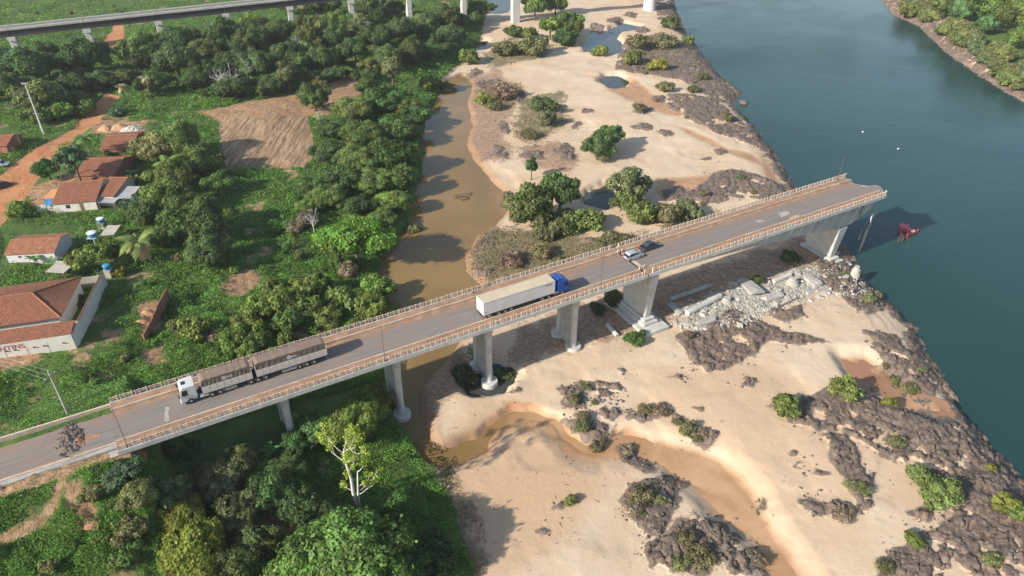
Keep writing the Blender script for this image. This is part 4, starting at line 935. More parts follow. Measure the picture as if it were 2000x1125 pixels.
def plant(kd, px, py, wpx, label, cat='tree', name=None, col=None, group=None, stretch=1., foot=None, zc=None):
    rx, rz, hc, crowns, trunks, base_col = KIND[kd]
    x0, y0 = PT(px, py, 3.); dep = float(y0[0])*_c+80*_s
    sc = max(wpx/FPX*dep/2/rx, .15)
    x, y = PT(px, py, hc*sc*stretch); x, y = float(x[0]), float(y[0]); z = ground(x, y)
    if z < 1.9: z = max(z, .3)
    i = cnt.get(kd, 0); cnt[kd] = i+1
    t = thing(name or ('tree' if cat == 'tree' else 'shrub'), label, cat, (x, y, z-.1), random.uniform(0, 6.28), group)
    t.scale = (sc*random.uniform(.85, 1.18), sc*random.uniform(.85, 1.18), sc*stretch*random.uniform(.88, 1.12))
    tr = link('trunk' if cat == 'tree' else 'stem', trunks[i % len(trunks)], t)
    cr = link('crown', crowns[i % len(crowns)], t, (0, 0, hc))
    c = col or base_col; v = random.uniform(.82, 1.2); g = random.uniform(.9, 1.12)
    cr.color = (c[0]*v*g, c[1]*v, c[2]*v, 1)
    return t
DK, MD, LT, YL, OL, GB = (.048, .084, .024), (.076, .120, .028), (.098, .148, .030), (.135, .168, .022), (.108, .122, .048), (.165, .135, .092)
# belt of woodland below the viaduct
def wood_label(px, py, kd):
    a = 'slim ' if kd == 'tall' else ('large ' if kd == 'giant' else 'broad ')
    w = ('left of the dirt road' if px < 210 else 'above the dirt road bend' if px < 420 else 'above the bare field' if px < 680 else 'around the tall viaduct piers')
    return a+'dark tree '+('at the front ' if py > 125 else 'in the middle ' if py > 60 else 'at the back ')+'of the wood '+w
for i, (px, py, w) in enumerate([(20, 105, 110), (85, 100, 80), (45, 130, 110), (10, 170, 100), (70, 185, 90), (165, 105, 105), (140, 155, 85), (190, 150, 70), (255, 100, 80), (245, 150, 60), (300, 105, 85), (345, 75, 80), (345, 120, 90), (300, 160, 70),
        (395, 95, 90), (395, 145, 85), (440, 60, 80), (450, 115, 95), (460, 165, 70), (495, 75, 90), (515, 125, 90), (545, 60, 80), (560, 105, 85), (575, 150, 75), (610, 60, 85), (625, 110, 85), (655, 70, 80), (655, 145, 60), (690, 100, 80),
        (700, 45, 70), (735, 70, 85), (755, 115, 80), (780, 55, 80), (800, 100, 80), (825, 45, 85), (840, 95, 75), (870, 25, 80), (875, 70, 70), (770, 20, 70), (715, 10, 70), (620, 15, 70), (500, 25, 70), (900, 40, 60), (120, 190, 70), (930, 15, 60), (715, 145, 50), (535, 165, 60), (420, 172, 55)]):
    if px < 560: py = max(py, 84-.115*px+.36*w)
    for j, (ox, oy, ws) in enumerate(((0, 0, 1.0), (-.42, .16, .5), (.40, -.06, .55))):
        qx, qy = px+ox*w+random.uniform(-4, 4), py+oy*w*.8+random.uniform(-3, 3)
        if 185 < qx < 252 and qy < 118: continue
        kd = ('giant', 'tall', 'broad')[j] if (i+j) % 4 else 'broad'
        plant(kd, qx, qy, w*ws*random.uniform(.8, 1.02)*(.8 if kd == 'tall' else 1), wood_label(qx, qy, kd), col=(DK, (.056, .094, .026), (.044, .08, .024), (.072, .104, .032), (.05, .088, .03))[(i*2+j) % 5], group='woodland below the viaduct', stretch=.95)
for px, py, w in ((780, 62, 45), (275, 85, 55), (490, 45, 50), (590, 90, 45), (660, 30, 50)): plant('broad', px, py, w, 'bright green tree standing out in the wood below the railway viaduct', col=LT, group='bright trees below the viaduct')
for px, py, w, lb in ((765, 130, 55, 'small pale tree at the right edge of the wood beside the viaduct piers'), (560, 140, 45, 'thin greyish tree at the lower edge of the wood above the bare field'), (625, 175, 40, 'low spreading tree at the edge of the bare field below the wood')): plant('tall', px, py, w, lb, col=OL)
# bare grey trees among the leaves
def bare_mesh(seed, h):
    r_ = np.random.default_rng(seed); mb = MB(); mb.tube([(0, 0, -.3), (.1, 0, h*.4), (0, .1, h*.7)], [.16, .12, .08], 6)
    def br(p, d, L, r, lev):
        p = Vector(p); d = Vector(d).normalized(); pts = [p]
        for i in range(3): d = (d+Vector(r_.normal(0, .2, 3))+Vector((0, 0, .1))).normalized(); pts.append(pts[-1]+d*L/3)
        mb.tube(pts, [r, r*.8, r*.6, r*.35], 4)
        if lev:
            for k in range(3): br(pts[1+k], d+Vector(r_.normal(0, .6, 3)), L*.6, r*.5, lev-1)
    for k in range(7): a = k*2.4; br((0, .05, h*r_.uniform(.35, .7)), (math.cos(a), math.sin(a), .9), h*.42, .06, 2)
    return mb.mesh('branches', 'bark_white')
BT = [bare_mesh(31, 7.), bare_mesh(32, 8.)]
for k_, (px, py, lb) in enumerate(((430, 168, 'bare grey tree at the wood edge above the bare field left'), (455, 172, 'bare pale tree at the wood edge above the bare field'), (590, 100, 'bare grey tree deep in the wood left of the slim viaduct pier'), (705, 62, 'bare grey tree right of the slim viaduct pier'), (420, 70, 'bare grey tree rising from the wood below the viaduct'), (610, 435, 'bare grey thicket tree left of the spreading bright tree'), (1090, 20, 'bare grey tree between the two wide viaduct piers'), (490, 150, 'bare twiggy tree in the wood above the field'))):
    x, y = PT(px, py, 3.); x, y = float(x[0]), float(y[0]); t = thing('bare_tree', lb, 'tree', (x, y, ground(x, y)), k_*1.3); t.scale = (1.15,)*3 if py < 200 else (.7,)*3; link('branches', BT[k_ % 2], t)
# beyond the viaduct
for px, py, w in ((1045, 12, 60), (1085, 5, 50), (560, 0, 60)): plant('broad', px, py, w, 'tree on the stream bank beyond the viaduct piers', col=MD, group='trees beyond the viaduct')
for px, py, w, k_, lb in ((1075, 48, 55, LT, 'yellow green tree right of the wide viaduct pier'), (1115, 45, 55, MD, 'rounded green tree between the wide viaduct pier and the pools'), (1105, 72, 55, DK, 'dark green tree just above the sand flat near the pools'), (1005, 60, 40, DK, 'dark bush at the foot of the wide viaduct pier'), (1035, 62, 45, MD, 'green bush on the right of the wide viaduct pier foot'),
                      (915, 110, 45, MD, 'green bush where the stream enters below the woodland'), (1040, 90, 60, OL, 'olive bush on the upper edge of the sand flat'), (985, 95, 50, OL, 'olive bush left of the upper sand flat')):
    plant('broad' if py < 60 else 'bush', px, py, w*1.1, lb, 'tree' if py < 60 else 'shrub', col=k_)
# strip of trees along the brown stream
for i, (px, py, w) in enumerate([(690, 212, 80), (745, 195, 80), (795, 205, 75), (650, 245, 75), (705, 255, 85), (765, 245, 90), (805, 255, 60), (640, 290, 75), (695, 305, 90), (755, 300, 95), (800, 300, 60), (665, 345, 85), (725, 350, 95), (785, 350, 75), (760, 390, 80), (700, 395, 70), (640, 380, 80), (605, 365, 70), (600, 400, 55), (810, 225, 60), (745, 420, 60), (720, 170, 60)]):
    L2 = ('large', 'dense', 'light green', 'broad dark')[i % 4]+' tree '+('at the water edge' if px > 770 else 'on the field side' if px < 670 else 'in the middle')+' of the '+('upper' if py < 260 else 'lower')+' thicket along the brown stream'
    plant(('giant', 'dense', 'giant', 'broad')[i % 4], px, py, w*1.12, L2, col=(MD, (.052, .10, .024), LT, DK)[i % 4], group='thicket along the brown stream', stretch=.66)
plant('layer', 690, 452, 150, 'spreading bright green tree leaning over the stream left of the trailer', col=(.068, .145, .016))
plant('dense', 612, 192, 58, 'dark lone bush at the right end of the bare field', 'shrub', col=DK)
plant('bush', 806, 432, 42, 'small olive shrub standing in the brown stream', 'shrub', col=OL)
plant('bush', 840, 160, 60, 'round shrub at the head of the brown stream', 'shrub', col=MD); plant('wisp', 870, 158, 40, 'reedy tuft at the narrow head of the brown stream', 'shrub', col=OL)
for px, py, w in ((700, 440, 60), (640, 470, 50), (660, 510, 50), (740, 470, 50), (720, 600, 70), (670, 590, 70), (740, 560, 55), (640, 620, 60), (600, 600, 70), (690, 640, 50), (550, 590, 70), (590, 560, 60), (560, 630, 60), (500, 600, 60), (530, 560, 55), (760, 605, 45), (480, 630, 60), (620, 560, 60), (500, 660, 60), (560, 660, 45), (455, 655, 60)):
    plant('bush', px, py, w*1.2, 'bright green shrub on the slope between the brick wall and the stream', 'shrub', col=LT if random.random() < .6 else MD, group='shrubs on the slope')
# gardens of the village
for px, py, w, kd, k_, lb in [(90, 328, 56, 'dense', (.03, .085, .016), 'round dark garden tree beside the dirt road'), (140, 305, 68, 'tall', (.05, .10, .05), 'grey green garden tree behind the red tiled roofs'),
        (300, 285, 80, 'broad', OL, 'olive tree right of the small brick house'), (350, 270, 100, 'giant', MD, 'green tree left of the ploughed field'), (385, 305, 95, 'giant', MD, 'dense tree at the left corner of the ploughed field'), (340, 335, 95, 'giant', MD, 'green tree between the metal roof and the ploughed field'),
        (290, 345, 45, 'bush', LT, 'banana green shrub beside the tiled houses'), (325, 380, 95, 'giant', MD, 'dark tree right of the metal roofed shed'), (395, 420, 115, 'giant', (.064, .098, .03), 'large rounded mango tree above the brick wall'), (400, 480, 110, 'giant', (.066, .1, .032), 'lower crown of the large rounded trees above the brick wall'),
        (345, 440, 80, 'dense', (.05, .1, .024), 'rounded tree between the palm and the mango tree'), (280, 410, 70, 'broad', DK, 'dark tree behind the coconut palm'), (310, 460, 60, 'broad', MD, 'green tree just behind the coconut palm'), (165, 500, 75, 'broad', LT, 'light green garden tree below the white water tank'),
        (205, 490, 50, 'bush', MD, 'green shrub under the white water tank'), (232, 530, 34, 'bush', YL, 'yellow green shrub beside the blue water tank'), (262, 395, 50, 'bush', (.05, .10, .055), 'blue green shrub below the metal roofed shed'), (250, 350, 40, 'bush', DK, 'dark shrub right of the long tiled roof'),
        (215, 300, 30, 'bush', DK, 'dark shrub below the small brick house'), (262, 300, 40, 'bush', MD, 'green shrub at the corner of the small brick house'), (420, 350, 60, 'broad', MD, 'green tree at the lower left corner of the ploughed field'), (230, 215, 36, 'bush', (.05, .1, .06), 'grey green shrub at the bend of the dirt road'), (165, 210, 50, 'bush', MD, 'green shrub left of the dirt road below the wood'), (115, 215, 60, 'bush', LT, 'light shrub beside the floodlight mast'), (70, 225, 60, 'bush', MD, 'green shrub just left of the floodlight mast'), (35, 408, 50, 'bush', LT, 'bright shrub at the roadside by the white garden wall'),
        (375, 640, 70, 'bush', (.12, .15, .03), 'yellowish shrub right of the brick wall'), (350, 640, 60, 'bush', OL, 'olive shrub at the lower end of the brick wall'), (485, 680, 50, 'broad', LT, 'leafy young tree above the gap between the two trailers')]:
    plant(kd, px, py, w*1.06, lb, 'shrub' if kd == 'bush' else 'tree', col=k_)
for px, py, w, lb in ((600, 425, 60, 'grey dry shrub left of the spreading bright tree'), (415, 650, 50, 'grey dry shrub beside the yellowish shrub'), (575, 440, 50, 'brownish bare thicket below the ploughed field'), (680, 525, 55, 'dry brown shrub under the spreading tree'), (880, 165, 30, 'dry grey tuft at the stream head')): plant('wisp', px, py, w, lb, 'shrub', col=GB)
# lower left, in front of the bridge
for px, py, w, kd, k_, lb in [(692, 812, 150, 'giant', (.095, .135, .026), 'sunlit light green tree just below the bridge railing'), (620, 835, 85, 'broad', (.05, .105, .028), 'green tree beside the second bridge pier from the left'), (575, 865, 70, 'broad', (.045, .095, .025), 'green tree under the slim pier at the left'), (735, 775, 75, 'broad', (.095, .135, .024), 'small sunlit tree touching the bridge edge left of the stream pier'),
        (345, 872, 85, 'broad', (.065, .135, .026), 'fresh green tree rising against the bridge edge'), (420, 935, 120, 'giant', (.09, .105, .045), 'tall olive green tree in the foreground left of the shade'), (340, 960, 90, 'broad', (.095, .115, .045), 'pale olive tree in the left foreground'), (470, 900, 85, 'dense', (.07, .095, .035), 'olive tree close to the bridge edge in the foreground'),
        (375, 1070, 165, 'giant', (.125, .150, .020), 'yellow green flowering tree at the bottom left'), (345, 1000, 100, 'giant', (.115, .140, .022), 'upper yellow green crown at the bottom left'), (265, 965, 70, 'broad', OL, 'thin olive tree beside the earth bank'), (470, 990, 110, 'dense', (.06, .085, .032), 'olive tree behind the yellow green tree'),
        (690, 1075, 240, 'giant', (.066, .128, .026), 'large spreading green tree at the bottom centre'), (610, 1110, 160, 'giant', (.07, .135, .026), 'left part of the big foreground trees at the bottom'), (780, 1100, 140, 'giant', (.052, .105, .028), 'right part of the big foreground trees at the bottom'), (530, 960, 110, 'broad', DK, 'shaded dark tree in the hollow left of the white trunk'), (600, 1000, 120, 'broad', DK, 'shaded dark tree behind the big foreground crown'),
        (560, 900, 80, 'broad', DK, 'dark tree between the banana plants and the bridge'), (780, 990, 70, 'bush', (.04, .10, .02), 'dark shrub above the big foreground crown'), (850, 1060, 80, 'bush', DK, 'dark shrub at the edge of the foreground sand'), (860, 1110, 80, 'bush', DK, 'dark shrub at the bottom edge beside the sand'), (250, 905, 60, 'bush', (.06, .10, .05), 'grey green shrub at the bridge end'), (220, 930, 60, 'bush', (.055, .10, .045), 'grey green shrub above the earth bank'), (180, 960, 50, 'bush', OL, 'olive shrub on the earth bank'), (500, 1050, 90, 'broad', DK, 'shaded tree left of the big foreground crown'), (460, 1105, 100, 'broad', DK, 'shaded tree at the bottom edge right of the yellow green tree'), (250, 1030, 70, 'bush', OL, 'olive bush left of the yellow green tree'), (240, 1090, 60, 'bush', MD, 'green bush at the bottom left edge')]:
    plant(kd, px, py, w*1.05, lb, 'shrub' if kd == 'bush' else 'tree', col=k_, stretch=.8)
# sand island
for px, py, w, kd, k_, lb in [(1040, 395, 110, 'broad', MD, 'large green bush left of the clump on the sand island'), (1095, 375, 100, 'broad', (.07, .13, .03), 'tall green bush in the middle of the island clump'), (1150, 428, 75, 'bush', LT, 'bright green bush at the right end of the island clump'), (1065, 440, 80, 'bush', OL, 'olive bush at the lower edge of the island clump'), (1110, 430, 75, 'bush', MD, 'green bush low in the island clump'), (1010, 400, 60, 'bush', OL, 'olive bush at the left edge of the island clump'),
        (1232, 355, 85, 'broad', (.085, .125, .05), 'feathery tree in the middle of the sand island'), (1225, 395, 70, 'bush', MD, 'green bush under the feathery island tree'), (1255, 418, 70, 'bush', LT, 'bright bush right below the feathery island tree'), (1305, 415, 75, 'bush', OL, 'olive bush close to the far railing'), (1345, 410, 60, 'bush', (.085, .12, .05), 'greyish bush by the far railing'), (1190, 262, 65, 'broad', (.045, .12, .024), 'tall dark green shrub alone on the white sand'), (1172, 285, 60, 'broad', (.04, .10, .024), 'lower half of the dark shrub alone on the white sand'), (1180, 308, 42, 'wisp', OL, 'olive tuft at the foot of the lone dark shrub'),
        (1063, 203, 52, 'bush', DK, 'dark bush near the middle of the upper sand'), (1070, 232, 48, 'bush', (.07, .09, .045), 'greyish bush below the dark upper sand bush'), (1032, 262, 45, 'wisp', OL, 'pale tuft on the brown bank of the sand island'), (945, 192, 40, 'bush', YL, 'yellow flowering bush on the brown bank'), (968, 205, 38, 'wisp', OL, 'olive tuft beside the yellow bush'), (1171, 98, 38, 'bush', LT, 'bright green bush between the two pools'), (1236, 115, 46, 'bush', LT, 'bright green bush on the rocks below the pools'), (1284, 127, 38, 'bush', YL, 'yellow green bush on the dark rocks'), (1298, 170, 36, 'bush', OL, 'olive bush on the riverside rocks'),
        (1245, 85, 55, 'wisp', OL, 'olive scrub right of the pools'), (1300, 80, 60, 'wisp', OL, 'olive scrub on top of the upper rocks'), (1345, 78, 30, 'bush', LT, 'small bright bush at the water edge of the upper rocks'), (1372, 150, 30, 'wisp', OL, 'olive tuft on the riverside rock ledge'), (1355, 175, 30, 'wisp', OL, 'olive tuft lower on the riverside rock ledge'), (1248, 212, 32, 'wisp', OL, 'olive tuft beside the sunken pool'), (1420, 230, 26, 'bush', OL, 'small olive bush on the lower riverside rocks'), (1312, 45, 40, 'bush', DK, 'dark bush at the foot of the river pier'), (1100, 515, 60, 'wisp', OL, 'olive tuft by the far railing above the box trailer'), (1000, 505, 60, 'wisp', GB, 'dry tuft on the sand bank by the far railing'), (1060, 490, 60, 'wisp', OL, 'grey green tuft on the sand bank above the box trailer'), (1200, 470, 60, 'wisp', OL, 'olive tuft by the far railing above the silver hatchback'), (985, 175, 70, 'wisp', GB, 'grey dry scrub left of the upper sand'),
        (1240, 660, 42, 'bush', (.04, .11, .02), 'green bush at the corner of the joint pier footing'), (1535, 795, 62, 'bush', LT, 'bright bush on the left of the lower rocks'), (1648, 765, 66, 'bush', LT, 'bright bush on top of the lower rocks'), (1738, 785, 36, 'bush', YL, 'small yellow green bush beside the red puddle'), (1805, 925, 62, 'bush', (.09, .15, .035), 'feathery green bush on the lower riverside rocks'), (1835, 960, 75, 'bush', (.09, .15, .035), 'second feathery bush on the lower riverside rocks'), (1755, 860, 46, 'wisp', OL, 'olive tuft among the lower rocks'), (1965, 985, 60, 'bush', YL, 'yellow green bush at the right picture edge'), (1990, 1005, 50, 'bush', LT, 'green bush beside the yellow green bush at the right edge'), (1935, 915, 24, 'bush', YL, 'tiny yellow bush at the water edge'), (1785, 1055, 40, 'bush', LT, 'green bush at the bottom right rocks'), (1730, 1105, 45, 'wisp', OL, 'olive tuft at the bottom right edge'), (1250, 970, 50, 'wisp', OL, 'olive tuft on the foreground rock mound'), (1115, 975, 36, 'wisp', LT, 'small green tuft alone on the foreground sand'), (1370, 1085, 60, 'wisp', OL, 'olive tuft on the bottom centre rocks'), (1340, 1055, 46, 'wisp', OL, 'olive tuft on the upper edge of the bottom centre rocks'), (1545, 500, 40, 'bush', DK, 'dark bush in the shade beside the end pier'), (905, 720, 60, 'bush', (.035, .08, .02), 'dark bush in the shade left of the drum footing'), (985, 715, 45, 'bush', DK, 'dark bush in the shade right of the drum footing'), (1165, 605, 40, 'bush', DK, 'dark bush in the shade between the two middle piers'), (1200, 585, 50, 'bush', DK, 'dark bush under the deck left of the joint pier'), (1480, 548, 26, 'bush', DK, 'small dark bush under the last span')]:
    plant(kd, px, py, w*1.08, lb, 'tree' if kd in ('broad', 'tall') else 'shrub', col=(k_[0]*.95+.006, k_[1]*.88, k_[2]*.9+.006))
plant('tall', 1038, 325, 34, 'slender small tree alone beside the brown stream', col=DK)
for q in ROCKS[:16]:
    for k_ in range(7):
        x = rng.uniform(q[:, 0].min(), q[:, 0].max()); y = rng.uniform(q[:, 1].min(), q[:, 1].max())
        if sd(q, x, y)[0] < 0 or ground(x, y) < .6: continue
        dep = y*_c+86*_s; px = 1000+FPX*x/dep; py = 562.5-FPX*(y*_s+(3-CAM_Z)*_c)/dep
        plant('wisp', px, py, rng.uniform(1.2, 3.6)/dep*FPX, 'small olive tuft growing between the brown rocks', 'tuft', 'grass_tuft', col=(OL, GB, (.12, .125, .06))[k_ % 3], group='tufts between the rocks')
# far bank
for i, (px, py, w) in enumerate([(1945, 10, 90), (1900, 5, 70), (1985, 30, 80), (1925, 45, 55), (1995, 70, 60), (1880, 20, 60), (1845, 10, 50)]):
    plant('broad', px, py, w, 'green tree on the far river bank', col=(MD, (.05, .11, .04))[i % 2], group='trees on the far bank')
for i in range(60):
    t = rng.uniform(0, 1); px = 1745+t*265; py = 27+177*t-rng.uniform(24, 80)
    if py < -12: continue
    plant('bush' if i % 3 else 'wisp', px, py, rng.uniform(26, 52), 'low olive shrub on the far river bank', 'shrub', col=(OL, (.105, .13, .04), (.085, .115, .05))[i % 3], group='shrubs on the far bank')
# shrubs scattered through the green bank
def in_view(x, y, z=6.):
    dep = y*_c-(z-CAM_Z)*_s
    px = 1000+FPX*x/dep; py = 562.5-FPX*(y*_s+(z-CAM_Z)*_c)/dep
    return px, py, dep
NOGO = [(0, 600, 215, 700), (0, 440, 150, 520), (70, 310, 280, 415), (190, 255, 270, 305), (-20, 250, 25, 300), (0, 170, 235, 440), (195, 30, 245, 95), (420, 220, 620, 330), (380, 150, 700, 232)]
def free_spot(px, py): return not any(a-3 < px < c_+3 and b_-3 < py < d_+3 for a, b_, c_, d_ in NOGO)
n_sh = 0; tries = 0
while n_sh < 125 and tries < 4000:
    tries += 1
    px, py = rng.uniform(-20, 900), rng.uniform(2, 1120)
    if not free_spot(px, py): continue
    x, y = PT(px, py); x, y = float(x[0]), float(y[0]); s_, o_ = SO(x, y)
    if -2.5 < o_ < 12.5 or sd(WEST, x, y)[0] < 4 or (s_ < 12 and -5 < o_ < 13): continue
    w = rng.uniform(1.2, 3.4)/(y*_c+80*_s)*FPX
    ar = 'below the bridge' if o_ < 0 else ('beyond the railway viaduct' if py < 60 and px < 500 else 'behind the bridge')
    plant('bush' if rng.random() < .85 else 'wisp', px, py, w, 'low green shrub in the undergrowth '+ar, 'shrub', col=(MD, LT, (.06, .125, .03), OL)[int(rng.integers(0, 4))], group='undergrowth shrubs '+ar)
    n_sh += 1
# undergrowth: weeds and grass too many to count
def cover(name, label, n_, region, size, col, hmax, cat, seed):
    r_ = np.random.default_rng(seed)
    px = r_.uniform(region[0], region[2], n_*3); py = r_.uniform(region[1], region[3], n_*3)
    x, y = PT(px, py)
    h, m_ = ground(x, y), masks_at(x, y)
    s_, o_ = SO(x, y)
    if cat == 'green': ok = (m_['green'] > .55) & (m_['dirt'] < .3) & (m_['field'] < .3) & (m_['bare'] < .5) & (m_['rock'] < .4)
    else: ok = (m_['scrub'] > .4)
    ok &= ~((o_ > -.3) & (o_ < 11.1) & (s_ < 60)) & (h > 2.15)
    for a, b_, c_, d_ in NOGO[:5]: ok &= ~((px > a) & (px < c_) & (py > b_) & (py < d_))
    ok &= r_.random(len(x)) < np.clip(2.2*fbm(x, y, 6., 30)-.35, .08, 1)
    i = np.where(ok)[0][:n_]; x, y, h = x[i], y[i], h[i]
    # leaves gather on low mounds: every mound is a leaf's own neighbour cell, so clumps merge into one another
    f1, f2, hid = worley(x+1.5*(fbm(x, y, 3., 35)-.5), y+1.5*(fbm(x, y, 3., 36)-.5), 2.6, 15)
    lump = fbm(x, y, 9., 31)
    dome = np.sqrt(np.clip(1-(f1*1.25)**2, 0, 1))*hmax*(.25+.9*hid)*np.clip(lump*2.6-.7, .1, 1.2)
    z = h+dome*r_.uniform(.55, 1.05, len(i))+r_.random(len(i))*.15*hmax
    nrm = r_.normal(0, .6, (len(i), 3)); nrm[:, 2] = np.abs(nrm[:, 2])+.5
    dep = y*_c+80*_s
    me = leaf_cloud(name, np.stack([x, y, z], 1), nrm, size*r_.uniform(.5, 1.3, len(i))*np.clip(dep/130, .7, 2.2), .16+.30*hid+.30*fbm(x, y, 4., 33)+r_.normal(0, .14, len(i)), r_)
    o = link(name, me); o.color = (*col, 1); tag(o, label, 'weeds' if cat == 'green' else 'scrub', kind='stuff'); return o
cover('undergrowth', 'dense green weeds and creepers covering the left bank', 330000, (-60, -5, 960, 1135), .135, (.062, .140, .018), 1.7, 'green', 40)
cover('dry_scrub', 'thin olive scrub growing on the sand and gravel', 42000, (830, 60, 1420, 1125), .125, (.15, .125, .065), .9, 'scrub', 41)

# ------------------------------------------------------------------ palms, bananas, the bare white tree
def frond_mesh(L, droop, nleaf, w, m='leaves', seed=0):
    r_ = np.random.default_rng(seed); V = []; Fc = []; T = []
    def pt(t): return np.array([L*t, 0, L*(.55*t-droop*t*t)])
    for i in range(nleaf):
        t = .12+.88*i/(nleaf-1); p = pt(t); q = pt(min(t+.05, 1.02)); d = q-p; d /= np.linalg.norm(d)
        for sg in (-1, 1):
            l = w*math.sin(math.pi*min(t*.9+.12, 1))*r_.uniform(.8, 1.1); e = p+np.array([l*.45, sg*l, -l*.45]); o_ = len(V); wd = d*.09
            V += [p-wd, p+wd, e+wd*.4, e-wd*.4]; Fc.append((o_, o_+1, o_+2, o_+3)); T += [r_.uniform(.3, .8)]*4
    for i in range(8):
        a, b_ = pt(i/8), pt((i+1)/8); o_ = len(V); V += [a+[0, -.05, .02], a+[0, .05, .02], b_+[0, .04, .02], b_+[0, -.04, .02]]; Fc.append((o_, o_+1, o_+2, o_+3)); T += [.7]*4
    me = np_mesh('frond', np.array(V), np.array(Fc), m, False); at = me.attributes.new('tint', 'FLOAT', 'POINT'); at.data.foreach_set('value', np.array(T, np.float32)); return me
FR = [frond_mesh(4.2, .75, 26, 1.0, seed=1), frond_mesh(3.8, .95, 24, .95, seed=2), frond_mesh(3.6, .5, 22, .9, seed=3)]
def palm(px, py, h, n_, label, col, sc=1., dead=0):
    x, y = PT(px, py, h); x, y = float(x[0]), float(y[0]); z = ground(x, y)
    t = thing('palm_tree', label, 'palm', (x, y, z-.1)); t.rotation_euler = (0, 0, random.uniform(0, 6))
    mb = MB(); mb.tube([(0, 0, -.4), (.15, 0, h*.4), (.1, .1, h*.8), (0, 0, h)], [.24, .17, .15, .16], 8); mb.build('trunk', 'bark', t, smooth=True)
    for i in range(n_):
        o = link('frond', FR[i % 3], t, (0, 0, h-.05)); o.rotation_euler = (0, R(random.uniform(-35, 25)) if i >= dead else R(random.uniform(40, 60)), i*2.399+random.uniform(-.2, .2)); o.scale = (sc,)*3
        c = col if i >= dead else (.26, .19, .10); v = random.uniform(.8, 1.2); o.color = (c[0]*v, c[1]*v, c[2]*v, 1)
palm(268, 470, 5.0, 20, 'coconut palm with arching fronds left of the rounded mango tree', (.10, .135, .035), 1.15, 5)
palm(165, 268, 7.5, 16, 'coconut palm beside the dirt road behind the garden trees', (.06, .12, .03), .95)
palm(325, 315, 6.5, 16, 'coconut palm above the metal roofed shed', (.10, .15, .03), .95)
palm(283, 152, 7.5, 13, 'thin grey palm at the lower edge of the wood', (.22, .19, .13), .55, 4)
palm(237, 168, 5., 13, 'greyish palm beside the dirt road at the edge of the wood', (.17, .16, .10), .65, 5)
palm(625, 225, 4., 14, 'small pale palm below the lone dark bush of the bare field', (.14, .17, .09), .6, 2)
def banana_leaf():
    V = []; Fc = []; n_ = 7
    for i in range(n_+1):
        t = i/n_; w = .38*math.sin(math.pi*(t*.92+.05)); x = 2.2*t; z = 2.0*t-1.5*t*t
        V += [(x, -w, z+.12*w), (x, 0, z), (x, w, z+.12*w)]
    for i in range(n_):
        for j in (0, 1): a = i*3+j; Fc.append((a, a+1, a+4, a+3))
    me = np_mesh('leaf', np.array(V), np.array(Fc), 'leaves'); at = me.attributes.new('tint', 'FLOAT', 'POINT'); at.data.foreach_set('value', np.full(len(V), .6, np.float32)); return me
BL = banana_leaf()
def banana(px, py, label, sc=1., col=(.06, .15, .03)):
    x, y = PT(px, py, 1.8*sc); x, y = float(x[0]), float(y[0]); t = thing('banana_plant', label, 'banana plant', (x, y, ground(x, y)-.1)); t.scale = (sc,)*3
    mb = MB(); mb.tube([(0, 0, -.2), (0, 0, 1.5)], [.16, .1], 7); mb.build('stem', 'bark', t)
    for i in range(9):
        o = link('leaf', BL, t, (0, 0, 1.4)); o.rotation_euler = (0, R(random.uniform(-25, 15)), i*2.4+random.uniform(-.2, .2)); o.color = (*[v*random.uniform(.8, 1.2) for v in col], 1)
for px, py, lb in ((500, 950, 'lowest banana plant in the shaded hollow'), (515, 915, 'middle banana plant in the shaded hollow'), (488, 930, 'left banana plant in the shaded hollow'), (527, 880, 'banana plant nearest the bridge in the shaded hollow')): banana(px, py, lb, .9, (.05, .11, .025))
banana(265, 345, 'banana plant right of the tiled houses', 1.1, (.08, .15, .06)); banana(255, 335, 'banana plant behind the tiled houses', .9, (.08, .15, .06)); banana(65, 505, 'banana plant in front of the white house', .9, (.07, .14, .06)); banana(100, 510, 'banana plant by the corner of the white house', .9, (.07, .14, .06))

x, y = PT(697, 990); x, y = float(x[0]), float(y[0]); wz = ground(x, y)
wtree = thing('bare_tree', 'tall white trunked tree with few yellow green leaves in front of the bridge', 'tree', (x, y, wz-.2))
r_ = np.random.default_rng(77); tw = MB(); tips = []
tw.tube([(0, 0, -.3), (-.15, 0, 3), (-.1, 0, 6), (-.45, .05, 9), (-.6, .1, 11)], [.30, .25, .21, .17, .12], 8)
tw.tube([(.35, .1, -.3), (.45, .1, 2.5), (.7, .1, 5), (.9, .2, 7.2)], [.2, .16, .12, .07], 7)
def branch(p, d, L, r, lev):
    p = Vector(p); d = Vector(d).normalized(); pts = [p]; q = p
    for i in range(3):
        d = (d+Vector(r_.normal(0, .22, 3))+Vector((0, 0, .12))).normalized(); q = q+d*L/3; pts.append(q)
    tw.tube(pts, [r, r*.8, r*.62, r*.42], 5)
    if lev == 0: tips.append(q); return
    for k in range(int(r_.integers(2, 4))): branch(pts[int(r_.integers(2, 4))], d+Vector(r_.normal(0, .7, 3)), L*.66, r*.5, lev-1)
for p, d, L in (((-.45, .05, 9), (-1, .1, .6), 2.6), ((-.45, .05, 9), (1, 0, .7), 2.4), ((-.6, .1, 11), (-.5, .3, 1), 2.4), ((-.6, .1, 11), (.7, -.2, 1), 2.6), ((-.6, .1, 11), (0, .5, 1), 2.2), ((-.2, 0, 7.5), (1, .1, .9), 2.6), ((.6, .1, 4.2), (1, 0, .7), 2.6), ((.9, .2, 7.2), (.6, .1, 1), 1.8), ((0, 0, 2.6), (1, -.1, .55), 2.4), ((.45, .1, 2.6), (1, .2, .35), 2.2), ((-.15, 0, 3.6), (-1, 0, .2), 1.3)):
    branch(p, d, L, .075, 2 if p[2] > 7 else 1)
